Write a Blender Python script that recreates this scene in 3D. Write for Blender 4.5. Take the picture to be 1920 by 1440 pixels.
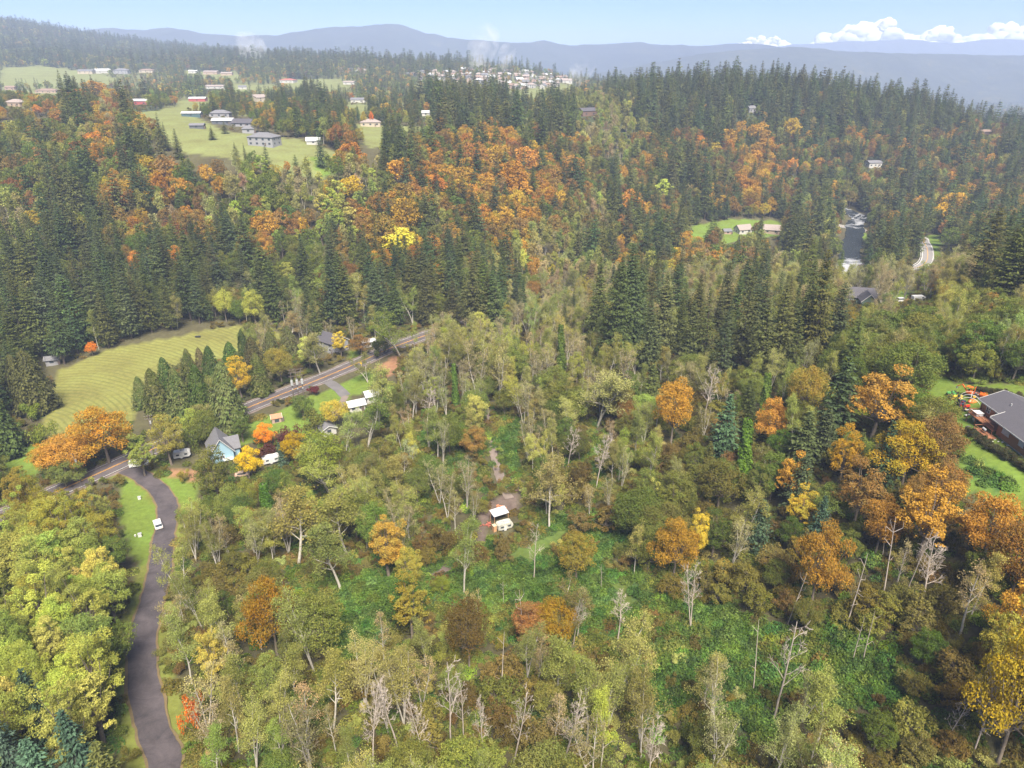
import bpy, bmesh, math, random
import numpy as np
from mathutils import Vector, Matrix

for o in list(bpy.data.objects):
    bpy.data.objects.remove(o)
SC = bpy.context.scene
COL = SC.collection
R = math.radians
rng = np.random.default_rng(7)

# ------------------------------------------------------------------ camera
CAM_H, FPX, PITCH = 118.0, 1331.0, R(24.6)          # metres, focal length in 1920-px pixels, tilt down
cam_data = bpy.data.cameras.new('camera')
cam = bpy.data.objects.new('camera', cam_data)
COL.objects.link(cam)
cam.location = (0, 0, CAM_H)
cam.rotation_euler = (R(90) - PITCH, 0, 0)
cam_data.sensor_width = 36.0
cam_data.lens = 36.0 * FPX / 1920.0
cam_data.clip_start = 1.0
cam_data.clip_end = 60000.0
SC.camera = cam

# ------------------------------------------------------------------ sky, sun, exposure
SUN_ELEV, SUN_AZ = R(56), R(168)                    # azimuth measured clockwise from +Y
world = bpy.data.worlds.new('World')
SC.world = world
world.use_nodes = True
wn = world.node_tree
bg = wn.nodes['Background']
sky = wn.nodes.new('ShaderNodeTexSky')
sky.sky_type = 'NISHITA'
sky.sun_disc = False
sky.sun_elevation = SUN_ELEV
sky.sun_rotation = SUN_AZ
sky.altitude = 200
sky.air_density = 0.5
sky.dust_density = 0.35
sky.ozone_density = 6.0
wn.links.new(sky.outputs[0], bg.inputs[0])
bg.inputs[1].default_value = 0.052
sun_data = bpy.data.lights.new('sun', 'SUN')
sun_data.energy = 4.0
sun_data.angle = R(24)
sun_data.color = (1.0, 0.91, 0.76)
sun = bpy.data.objects.new('sun', sun_data)
COL.objects.link(sun)
sdir = Vector((math.sin(SUN_AZ) * math.cos(SUN_ELEV), math.cos(SUN_AZ) * math.cos(SUN_ELEV), math.sin(SUN_ELEV)))
sun.rotation_euler = sdir.to_track_quat('Z', 'Y').to_euler()
SC.view_settings.view_transform = 'Standard'
SC.view_settings.look = 'None'
SC.view_settings.gamma = 1.0
SC.view_settings.use_curve_mapping = False
SC.view_settings.exposure = 1.72
SC.render.engine = 'CYCLES'
cy = SC.cycles
cy.max_bounces = 5
cy.diffuse_bounces = 3
cy.glossy_bounces = 2
cy.transmission_bounces = 3
cy.volume_bounces = 1
cy.transparent_max_bounces = 4
cy.use_denoising = True
cy.denoiser = 'OPENIMAGEDENOISE'
cy.use_adaptive_sampling = True
cy.adaptive_threshold = 0.02
cy.caustics_reflective = False
cy.caustics_refractive = False

# ------------------------------------------------------------------ pixel <-> world
CP, SP = math.cos(PITCH), math.sin(PITCH)

def ray(u, v):
    a = (u - 960) / FPX
    b = (720 - v) / FPX
    return np.array([a, CP + b * SP, -SP + b * CP])

def project(x, y, z):
    dz = np.asarray(z) - CAM_H
    de = np.asarray(y) * CP - dz * SP
    up = np.asarray(y) * SP + dz * CP
    de = np.maximum(de, 1e-3)
    return 960 + FPX * np.asarray(x) / de, 720 - FPX * up / de, de

# ------------------------------------------------------------------ terrain height (thin plate over survey points)
CTRL = np.array([
    (-150, 40, 14), (-60, 40, 14), (0, 40, 13), (60, 40, 25), (130, 40, 42), (-300, 40, 14), (300, 40, 55),
    (-150, -300, 30), (150, -300, 40),
    (-59, 82, 10), (-72, 101, 8), (-82, 121, 5), (-96, 160, 0), (-122, 193, 0), (-144, 170, 0), (-82, 245, 0),
    (-54, 295, 1), (-134, 317, 1), (-185, 268, 0), (-95, 203, 0), (-3, 162, 1), (0, 83, 9), (72, 70, 27),
    (-85, 81, 11), (-150, 100, 8), (-220, 180, 0), (-230, 300, 2), (-40, 130, 3), (-40, 200, 0), (0, 220, 3),
    (30, 125, 7), (60, 120, 16), (112, 147, 38), (121, 183, 35), (150, 150, 42), (150, 110, 43), (90, 100, 31),
    (80, 190, 20), (42, 230, 8), (42, 273, 9), (58, 306, 9), (120, 250, 24), (170, 250, 32), (207, 290, 30),
    (260, 260, 42), (177, 353, 9), (240, 380, 6), (100, 380, 3), (20, 340, 2), (200, 200, 44), (250, 150, 52),
    (20, 410, 1), (140, 480, -4), (225, 466, -6), (300, 628, -6), (141, 536, -3), (300, 500, -3), (400, 560, 0),
    (-350, 330, 4), (-134, 345, 4), (-134, 400, 30), (-134, 460, 54), (-160, 520, 62), (-336, 400, 26),
    (-336, 520, 64), (-90, 620, 60), (-40, 400, 14), (0, 500, 28), (0, 600, 54), (-500, 380, 22), (-600, 600, 70),
    (-60, 470, 38),
    (100, 560, 5), (120, 650, 32), (150, 800, 68), (150, 900, 70), (250, 870, 76), (250, 720, 25), (330, 760, 30),
    (350, 880, 72), (420, 865, 62), (490, 850, 46), (450, 760, 28), (600, 680, 10), (640, 800, 26), (900, 800, 20), (700, 1000, 10),
    (-460, 950, 70), (-100, 900, 66), (60, 1100, 69), (0, 1500, 84), (0, 1750, 92), (-700, 1500, 82), (-300, 1500, 84),
    (320, 1150, 56), (500, 1150, 20), (800, 1200, -15), (1000, 1500, -50), (650, 1700, -40), (350, 1900, 30),
    (-600, 2200, 114), (-1330, 2500, 138), (-2000, 3000, 250), (-2600, 3000, 270), (-1500, 1500, 95), (-1100, 900, 75),
    (-1000, 3000, 120), (-300, 2600, 60), (1200, 2500, -74), (600, 2600, -72), (0, 3000, -20), (-1500, 3800, 100),
    (0, 4500, -74), (2500, 4500, -75), (4500, 4500, -75), (-2500, 4500, 60), (-5000, 4500, 100), (2500, 2500, -75),
    (0, 9000, -70), (5000, 9000, -70), (-5000, 9000, -60), (9000, 9000, -70), (-9000, 9000, -60), (1500, 1200, 0),
    (2500, 600, 60), (-2500, 600, 70), (-1200, 300, 20), (1000, 300, 60),
], float)

def _pq(x, y):
    y = np.maximum(np.asarray(y, float), -100)
    return np.asarray(x, float) / (y + 150), np.log((y + 150) / 150) * 0.9

_cp, _cq = _pq(CTRL[:, 0], CTRL[:, 1])

def _phi(r2):
    return r2 * np.log(r2 + 1e-9) * 0.5

_n = len(CTRL)
_A = np.zeros((_n + 3, _n + 3))
_A[:_n, :_n] = _phi((_cp[:, None] - _cp) ** 2 + (_cq[:, None] - _cq) ** 2) + np.eye(_n) * 2e-4
_A[:_n, _n:] = np.stack([np.ones(_n), _cp, _cq], 1)
_A[_n:, :_n] = _A[:_n, _n:].T
_w = np.linalg.solve(_A, np.concatenate([CTRL[:, 2], np.zeros(3)]))

def TZ(x, y):
    p, q = _pq(x, y)
    sh = np.broadcast(p, q).shape
    p = np.broadcast_to(p, sh).ravel()
    q = np.broadcast_to(q, sh).ravel()
    out = np.empty(p.size)
    for i in range(0, p.size, 40000):
        a, b = p[i:i + 40000], q[i:i + 40000]
        out[i:i + 40000] = _phi((a[:, None] - _cp) ** 2 + (b[:, None] - _cq) ** 2) @ _w[:_n] + _w[_n] + _w[_n + 1] * a + _w[_n + 2] * b
    return out.reshape(sh)

_steps = np.concatenate([np.arange(60, 700, 1.0), np.geomspace(700, 9000, 1200)])

def hit(u, v, off=0.0):
    """point of the terrain (raised by off) seen at a photo pixel"""
    d = ray(u, v)
    P = d[None] * _steps[:, None]
    dz = P[:, 2] + CAM_H - (TZ(P[:, 0], P[:, 1]) + off)
    k = np.argmax(dz < 0)
    if dz[k] >= 0:
        k = len(_steps) - 1
    k = max(k, 1)
    a, b = dz[k - 1], dz[k]
    t = _steps[k - 1] + (_steps[k] - _steps[k - 1]) * (a / (a - b) if a != b else 0)
    p = d * t
    return Vector((p[0], p[1], float(TZ(p[0], p[1]))))

def hits(pts):
    return [hit(u, v) for u, v in pts]

# ------------------------------------------------------------------ object helpers
def tag(o, label=None, cat=None, group=None, kind=None):
    if label: o['label'] = label
    if cat: o['category'] = cat
    if group: o['group'] = group
    if kind: o['kind'] = kind
    return o

def link(name, mesh, parent=None):
    o = bpy.data.objects.new(name, mesh)
    COL.objects.link(o)
    if parent is not None:
        o.parent = parent
    return o

def empty(name, loc, rz=0.0):
    o = bpy.data.objects.new(name, None)
    COL.objects.link(o)
    o.location = loc
    o.rotation_euler = (0, 0, rz)
    o.empty_display_size = 0.5
    return o

def np_mesh(name, verts, quads=None, tris=None, mats=(), mat_idx=None, attrs=None, smooth=False):
    """mesh straight from numpy arrays; attrs: name -> (type, per-vertex array)"""
    me = bpy.data.meshes.new(name)
    verts = np.asarray(verts, np.float32)
    nq = 0 if quads is None else len(quads)
    nt = 0 if tris is None else len(tris)
    me.vertices.add(len(verts))
    me.vertices.foreach_set('co', verts.ravel())
    loops = []
    if nq: loops.append(np.asarray(quads, np.int32).ravel())
    if nt: loops.append(np.asarray(tris, np.int32).ravel())
    if loops:
        lp = np.concatenate(loops)
        me.loops.add(len(lp))
        me.loops.foreach_set('vertex_index', lp)
        me.polygons.add(nq + nt)
        st = np.concatenate([np.arange(nq) * 4, nq * 4 + np.arange(nt) * 3]).astype(np.int32)
        me.polygons.foreach_set('loop_start', st)
        if smooth:
            me.polygons.foreach_set('use_smooth', np.ones(nq + nt, bool))
        else:
            me.polygons.foreach_set('use_smooth', np.zeros(nq + nt, bool))
        if mat_idx is not None:
            me.polygons.foreach_set('material_index', np.asarray(mat_idx, np.int32))
    for m in mats:
        me.materials.append(m)
    for k, (ty, arr) in (attrs or {}).items():
        at = me.attributes.new(k, ty, 'POINT')
        arr = np.asarray(arr)
        if ty == 'FLOAT': at.data.foreach_set('value', arr.astype(np.float32).ravel())
        elif ty == 'INT': at.data.foreach_set('value', arr.astype(np.int32).ravel())
        elif ty == 'FLOAT_COLOR': at.data.foreach_set('color', arr.astype(np.float32).ravel())
        elif ty == 'FLOAT_VECTOR': at.data.foreach_set('vector', arr.astype(np.float32).ravel())
    me.update(calc_edges=True)
    return me

# ------------------------------------------------------------------ materials
def new_mat(name):
    m = bpy.data.materials.new(name)
    m.use_nodes = True
    nt = m.node_tree
    for n in list(nt.nodes):
        nt.nodes.remove(n)
    out = nt.nodes.new('ShaderNodeOutputMaterial')
    return m, nt, out

def N(nt, t, **kw):
    n = nt.nodes.new(t)
    for k, v in kw.items():
        if isinstance(k, str) and hasattr(n, k):
            setattr(n, k, v)
    return n

def mixrgb(nt, a, b, fac, mode='MIX'):
    n = nt.nodes.new('ShaderNodeMix')
    n.data_type = 'RGBA'
    n.blend_type = mode
    for i, s in ((0, fac), (6, a), (7, b)):
        if isinstance(s, bpy.types.NodeSocket): nt.links.new(s, n.inputs[i])
        elif isinstance(s, (int, float)): n.inputs[i].default_value = s
        else: n.inputs[i].default_value = (*s, 1)
    return n.outputs[2]

def noise(nt, scale, detail=3, rough=0.55, vec=None, dist=0.0):
    n = nt.nodes.new('ShaderNodeTexNoise')
    n.inputs['Scale'].default_value = scale
    n.inputs['Detail'].default_value = detail
    n.inputs['Roughness'].default_value = rough
    n.inputs['Distortion'].default_value = dist
    if vec is not None: nt.links.new(vec, n.inputs['Vector'])
    return n.outputs['Fac']

def ramp(nt, fac, stops):
    n = nt.nodes.new('ShaderNodeValToRGB')
    el = n.color_ramp.elements
    while len(el) < len(stops): el.new(0.5)
    for e, (p, c) in zip(el, stops):
        e.position = p
        e.color = (*c, 1) if len(c) == 3 else c
    nt.links.new(fac, n.inputs[0])
    return n.outputs[0]

def math_n(nt, op, a, b=None, c=None):
    n = nt.nodes.new('ShaderNodeMath')
    n.operation = op
    for i, s in enumerate((a, b, c)):
        if s is None: continue
        if isinstance(s, bpy.types.NodeSocket): nt.links.new(s, n.inputs[i])
        else: n.inputs[i].default_value = s
    return n.outputs[0]

_mats = {}
def mat(name, col, rough=0.8, metal=0.0, var=0.12, scale=3.0, bump=0.0, emit=0.0):
    """painted / plain surface with a bit of procedural wear"""
    if name in _mats: return _mats[name]
    m, nt, out = new_mat(name)
    p = nt.nodes.new('ShaderNodeBsdfPrincipled')
    tc = nt.nodes.new('ShaderNodeTexCoord')
    f = noise(nt, scale, 4, 0.6, tc.outputs['Object'])
    c0 = tuple(max(0, c * (1 - var)) for c in col)
    c1 = tuple(min(1, c * (1 + var)) for c in col)
    nt.links.new(ramp(nt, f, [(0.3, c0), (0.7, c1)]), p.inputs['Base Color'])
    p.inputs['Roughness'].default_value = rough
    p.inputs['Metallic'].default_value = metal
    if bump:
        b = nt.nodes.new('ShaderNodeBump')
        b.inputs['Strength'].default_value = bump
        b.inputs['Distance'].default_value = 0.05
        nt.links.new(f, b.inputs['Height'])
        nt.links.new(b.outputs[0], p.inputs['Normal'])
    nt.links.new(p.outputs[0], out.inputs[0])
    _mats[name] = m
    return m

def foliage_mat(name, trans=0.3):
    """leaf colour from each plant's own tint / tint2, mixed in patches, with leaf to leaf variation"""
    m, nt, out = new_mat(name)
    a1 = N(nt, 'ShaderNodeAttribute', attribute_type='INSTANCER', attribute_name='tint')
    a2 = N(nt, 'ShaderNodeAttribute', attribute_type='INSTANCER', attribute_name='tint2')
    lv = N(nt, 'ShaderNodeAttribute', attribute_type='GEOMETRY', attribute_name='lv')
    oi = nt.nodes.new('ShaderNodeObjectInfo')
    tc = nt.nodes.new('ShaderNodeTexCoord')
    ad = nt.nodes.new('ShaderNodeVectorMath'); ad.operation = 'ADD'
    nt.links.new(tc.outputs['Object'], ad.inputs[0])
    mu = math_n(nt, 'MULTIPLY', oi.outputs['Random'], 60.0)
    cb = nt.nodes.new('ShaderNodeCombineXYZ')
    for i in range(3): nt.links.new(mu, cb.inputs[i])
    nt.links.new(cb.outputs[0], ad.inputs[1])
    f = noise(nt, 0.28, 2, 0.5, ad.outputs[0])
    f = math_n(nt, 'ADD', f, math_n(nt, 'MULTIPLY', math_n(nt, 'SUBTRACT', lv.outputs['Fac'], 0.5), 0.28))
    mr = nt.nodes.new('ShaderNodeMapRange')
    mr.inputs[1].default_value = 0.36; mr.inputs[2].default_value = 0.66
    nt.links.new(f, mr.inputs[0])
    c = mixrgb(nt, a1.outputs['Color'], a2.outputs['Color'], mr.outputs[0])
    k = math_n(nt, 'ADD', math_n(nt, 'MULTIPLY', lv.outputs['Fac'], 0.7), 0.65)
    hs = nt.nodes.new('ShaderNodeHueSaturation')
    nt.links.new(c, hs.inputs['Color'])
    nt.links.new(k, hs.inputs['Value'])
    nt.links.new(math_n(nt, 'ADD', math_n(nt, 'MULTIPLY', oi.outputs['Random'], 0.03), 0.485), hs.inputs['Hue'])
    d = nt.nodes.new('ShaderNodeBsdfDiffuse')
    t = nt.nodes.new('ShaderNodeBsdfTranslucent')
    nt.links.new(hs.outputs[0], d.inputs[0])
    nt.links.new(hs.outputs[0], t.inputs[0])
    mx = nt.nodes.new('ShaderNodeMixShader')
    mx.inputs[0].default_value = trans
    nt.links.new(d.outputs[0], mx.inputs[1])
    nt.links.new(t.outputs[0], mx.inputs[2])
    nt.links.new(mx.outputs[0], out.inputs[0])
    return m

M_LEAF = foliage_mat('leaves', 0.32)
M_NEEDLE = foliage_mat('needles', 0.24)
M_BARK_DARK = mat('bark_dark', (0.09, 0.07, 0.055), 0.95, var=0.3, scale=2.0)
M_BARK = mat('bark_grey_brown', (0.17, 0.14, 0.11), 0.95, var=0.3, scale=2.0)
M_BARK_PALE = mat('bark_pale_alder', (0.37, 0.345, 0.30), 0.9, var=0.3, scale=1.5)
M_TWIG = mat('twigs_pale', (0.22, 0.185, 0.13), 0.95, var=0.25, scale=1.0)
M_DEAD = mat('dead_wood', (0.36, 0.31, 0.27), 0.9, var=0.28, scale=1.2)

# ------------------------------------------------------------------ land cover read off the photo
# crown colours by 60-px cell of the photo (row = 60 px of height)
COVER = [
    "FFFF............................",
    "FFFFFFFFFFFFFFFFFFF.............",
    "HHhhhHFHHFHHHhhhhhHFCCCCCCCCC...",
    "H.MRMHHhHHHHHCCCHCAACCCCCCCCCCCM",
    "MMGMC...HCM.CMOOMMAAMMMOMMMMMMMC",
    "GMMRMMRAGA.AMOOOOOMMMCMOMMMMCMMM",
    "ACCMRRAGGRYOOMMOOMACMCCRMMCMMMMM",
    "CCCCMMMCOGMOOMMRAACRCRMCCCCCC.MC",
    "CCCCCCCCGCMMCCCCRPPPPPPPPPPP.PAC",
    "CCCCCCCGCACCCCCCPPPEEPPEPEPPAAGG",
    "CCCC...GAACACAAAAAAEEEEEEEGGGGGG",
    "C....DDDDY..AAAGAAAAEEEEEEGGGGGG",
    "CY...DDDDD..GAGAAGAGAUUQGQGGG..G",
    "C.YY.YG.....AAGBAAUAUQUQGQROGR..",
    "GYOWGG.YYYGGGABUAUBUAUQGUQQRRR..",
    "WWWW.GGGGAAGABAUAAUUGGUQQRQRRO..",
    "WWWW..AAAAGGAU.UASSSGUGQUUURUOR.",
    "YYYY.AAUAAGGSSSBSGSUUSUUUUUUORRR",
    "YYYY.AAUGABBGSSBSSSBUSUUUUUUUURO",
    "YYYY.AAAGGBBGUUSGASSBBSUUUSUUUUR",
    "YYYY.AAAAAAUUUUUAASSBBSSBSUUUUUU",
    "YYYY.AAAAAAAAAUUUAAASSSSAABBUUUO",
    "JYYY.AAAAAAAAAAUUAAASUUSAAUUUUUO",
    "JJJJ.GAAUAAAAAAAAGUAUUUUAAUUUUUU",
]
for _r in COVER:
    assert len(_r) == 32, _r
_cov = np.array([[ord(c) for c in r] for r in COVER])

def cover_at(u, v, jitter=0.0):
    u = np.asarray(u, float) + (rng.normal(0, jitter, np.shape(u)) if jitter else 0)
    v = np.asarray(v, float) + (rng.normal(0, jitter * 0.6, np.shape(v)) if jitter else 0)
    return _cov[np.clip((v / 60).astype(int), 0, 23), np.clip((u / 60).astype(int), 0, 31)]

def in_poly(u, v, poly):
    u = np.asarray(u, float); v = np.asarray(v, float)
    ins = np.zeros(u.shape, bool)
    n = len(poly)
    for i in range(n):
        x1, y1 = poly[i]; x2, y2 = poly[(i + 1) % n]
        if y1 == y2: continue
        c = ((y1 > v) != (y2 > v)) & (u < (x2 - x1) * (v - y1) / (y2 - y1) + x1)
        ins ^= c
    return ins

# open ground, traced from the photo: (cover, outline in photo pixels, nearest y, farthest y)
LAWN, FIELD, PASTURE, DIRT, BRAMBLE, GRAVEL, MOSS = (0.118, 0.172, 0.03), (0.175, 0.175, 0.05), (0.16, 0.175, 0.065), (0.25, 0.14, 0.08), (0.05, 0.10, 0.03), (0.13, 0.10, 0.085), (0.085, 0.12, 0.028)
OPEN = [
    (FIELD, [(75, 820), (95, 740), (110, 695), (200, 655), (300, 637), (430, 612), (475, 612), (540, 628), (470, 662), (330, 690), (270, 740), (240, 800), (150, 835)], 200, 335),
    (LAWN, [(0, 850), (80, 830), (100, 850), (60, 905), (0, 920)], 150, 260),
    (LAWN, [(232, 895), (262, 915), (302, 955), (306, 985), (300, 1010), (285, 1048), (262, 1062), (236, 1030), (222, 960)], 130, 210),
    (LAWN, [(275, 890), (330, 895), (378, 905), (372, 945), (340, 950), (318, 925)], 150, 215),
    (LAWN, [(440, 800), (470, 795), (560, 752), (640, 722), (655, 745), (610, 800), (600, 830), (540, 812), (480, 818), (450, 840)], 190, 270),
    (LAWN, [(630, 725), (690, 698), (708, 704), (692, 735), (650, 742)], 190, 300),
    (LAWN, [(695, 738), (740, 714), (745, 732), (715, 746)], 190, 300),
    (LAWN, [(648, 660), (670, 655), (676, 668), (655, 672)], 250, 330),
    (DIRT, [(706, 690), (745, 662), (752, 690), (722, 714)], 220, 320),
    (DIRT, [(300, 880), (372, 880), (378, 905), (330, 895)], 180, 220),
    (LAWN, [(1740, 690), (1800, 718), (1960, 722), (2300, 740), (2300, 1120), (1990, 1000), (1920, 978), (1860, 945), (1805, 912), (1790, 870), (1802, 820), (1778, 770), (1742, 740)], 100, 215),
    (LAWN, [(1283, 446), (1298, 424), (1370, 410), (1480, 415), (1480, 440), (1385, 452), (1340, 464), (1288, 474)], 430, 620),
    (LAWN, [(1640, 545), (1700, 545), (1720, 565), (1660, 575)], 300, 420),
    (LAWN, [(1610, 436), (1660, 436), (1650, 452), (1610, 450)], 430, 620),
    (LAWN, [(1735, 440), (1765, 440), (1765, 480), (1745, 490)], 400, 560),
    (PASTURE, [(0, 128), (80, 124), (170, 136), (230, 150), (200, 162), (0, 168)], 700, 2500),
    (PASTURE, [(0, 170), (180, 168), (150, 185), (110, 195), (0, 188)], 500, 1500),
    (PASTURE, [(245, 215), (330, 200), (420, 245), (560, 262), (640, 288), (640, 338), (560, 332), (430, 296), (350, 288), (255, 240)], 400, 900),
    (PASTURE, [(330, 190), (400, 185), (400, 205), (330, 208)], 500, 1200),
    (PASTURE, [(510, 150), (640, 148), (660, 182), (560, 184)], 600, 1700),
    (PASTURE, [(340, 132), (450, 140), (455, 154), (350, 150)], 700, 2200),
    (PASTURE, [(660, 232), (800, 238), (805, 268), (690, 278)], 480, 900),
    (PASTURE, [(940, 188), (1000, 165), (1065, 158), (1072, 178), (1000, 202), (950, 202)], 650, 1700),
    (LAWN, [(580, 292), (650, 298), (672, 322), (600, 330)], 380, 560),
    (PASTURE, [(0, 232), (40, 235), (30, 250), (0, 255)], 380, 800),
    (PASTURE, [(430, 158), (520, 160), (515, 184), (440, 182)], 600, 1500),
    (PASTURE, [(640, 196), (760, 200), (770, 214), (650, 214)], 500, 1200),
    (PASTURE, [(820, 176), (930, 172), (930, 182), (830, 188)], 600, 1500),
    (BRAMBLE, [(1815, 856), (1850, 872), (1900, 905), (1890, 925), (1850, 915), (1812, 885)], 100, 200),
    (PASTURE, [(0, 92), (60, 88), (110, 95), (60, 102), (0, 102)], 1500, 3600),
    (PASTURE, [(250, 118), (330, 116), (330, 122), (250, 124)], 1300, 3000),
    (BRAMBLE, [(540, 1075), (700, 1080), (740, 1110), (700, 1230), (650, 1250), (560, 1120)], 60, 200),
    (BRAMBLE, [(860, 1090), (1000, 1040), (1120, 1060), (1260, 1120), (1480, 1180), (1640, 1200), (1700, 1300), (1600, 1330), (1450, 1300), (1200, 1180), (980, 1200), (880, 1150)], 60, 200),
    (BRAMBLE, [(800, 780), (850, 790), (850, 850), (780, 840)], 120, 260),
    (BRAMBLE, [(935, 780), (975, 790), (975, 890), (950, 890)], 120, 260),
    (MOSS, [(930, 1050), (1060, 985), (1090, 975), (1080, 1000), (1000, 1055)], 120, 200),
    (MOSS, [(1140, 1090), (1180, 1090), (1200, 1140), (1170, 1150)], 90, 200),
    (GRAVEL, [(912, 945), (945, 925), (975, 930), (978, 950), (955, 962), (915, 975), (905, 1000), (918, 1020), (905, 1030), (895, 1000), (900, 968)], 120, 200),
    (GRAVEL, [(800, 1075), (840, 1055), (850, 1075), (810, 1090)], 100, 200),
]

def open_ground(x, y, z, only=None):
    u, v, d = project(x, y, z)
    idx = np.full(np.shape(u), -1)
    for i, (c, poly, y0, y1) in enumerate(OPEN):
        m = in_poly(u, v, poly) & (y > y0) & (y < y1)
        idx[m] = i
    return idx

# ------------------------------------------------------------------ roads (centre lines, photo pixels then world)
def catmull(P, n=12):
    P = [np.array(p, float) for p in P]
    P = [2 * P[0] - P[1]] + P + [2 * P[-1] - P[-2]]
    out = []
    for i in range(1, len(P) - 2):
        for k in range(n):
            t = k / n
            a, b, c, d = P[i - 1], P[i], P[i + 1], P[i + 2]
            out.append(0.5 * ((2 * b) + (c - a) * t + (2 * a - 5 * b + 4 * c - d) * t * t + (3 * b - a - 3 * c + d) * t ** 3))
    out.append(P[-2])
    return np.array(out)

def path_px(pts, extra0=(), extra1=()):
    w = list(extra0) + [(h.x, h.y) for h in hits(pts)] + list(extra1)
    return catmull(w)

MAIN_ROAD = path_px([(20, 962), (100, 925), (180, 890), (240, 863), (367, 807), (467, 764), (550, 731), (631, 698), (677, 678), (743, 649)],
                    extra0=[(-190, 118), (-165, 145)], extra1=[(-22, 322), (30, 352), (105, 395), (190, 440), (235, 458)])
_bend = hits([(1737, 490), (1739, 470), (1733, 456), (1722, 445)])
BEND_ROAD = catmull([(235, 430), (255, 437)] + [(h.x, h.y) for h in _bend] + [(_bend[-1].x - 15, _bend[-1].y + 25), (_bend[-1].x - 40, _bend[-1].y + 60)])
LANE = path_px([(236, 880), (262, 892), (292, 913), (311, 938), (314, 965), (308, 1005), (303, 1050), (293, 1095), (280, 1145), (269, 1195), (268, 1260), (279, 1327), (296, 1393), (309, 1440)],
               extra0=[], extra1=[(-52, 60), (-40, 35)])
TRACK = path_px([(905, 755), (920, 800), (925, 850), (940, 900), (955, 935)])
DRIVE = path_px([(598, 708), (628, 724), (648, 742)])
DRIVE2 = path_px([(648, 742), (625, 780), (598, 806), (578, 818)])
PATHS = [(MAIN_ROAD, 6.5), (LANE, 5.0), (TRACK, 1.8), (DRIVE, 3.0), (DRIVE2, 2.5), (BEND_ROAD, 6.0)]

def road_dist(x, y):
    """smallest distance minus the clearance half-width of each road"""
    x = np.asarray(x); y = np.asarray(y)
    best = np.full(x.shape, 1e9)
    for P, w in PATHS:
        for a, b in zip(P[:-1], P[1:]):
            d = b - a
            L = max((d * d).sum(), 1e-6)
            t = np.clip(((x - a[0]) * d[0] + (y - a[1]) * d[1]) / L, 0, 1)
            best = np.minimum(best, np.hypot(x - a[0] - t * d[0], y - a[1] - t * d[1]) - w)
    return best

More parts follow.
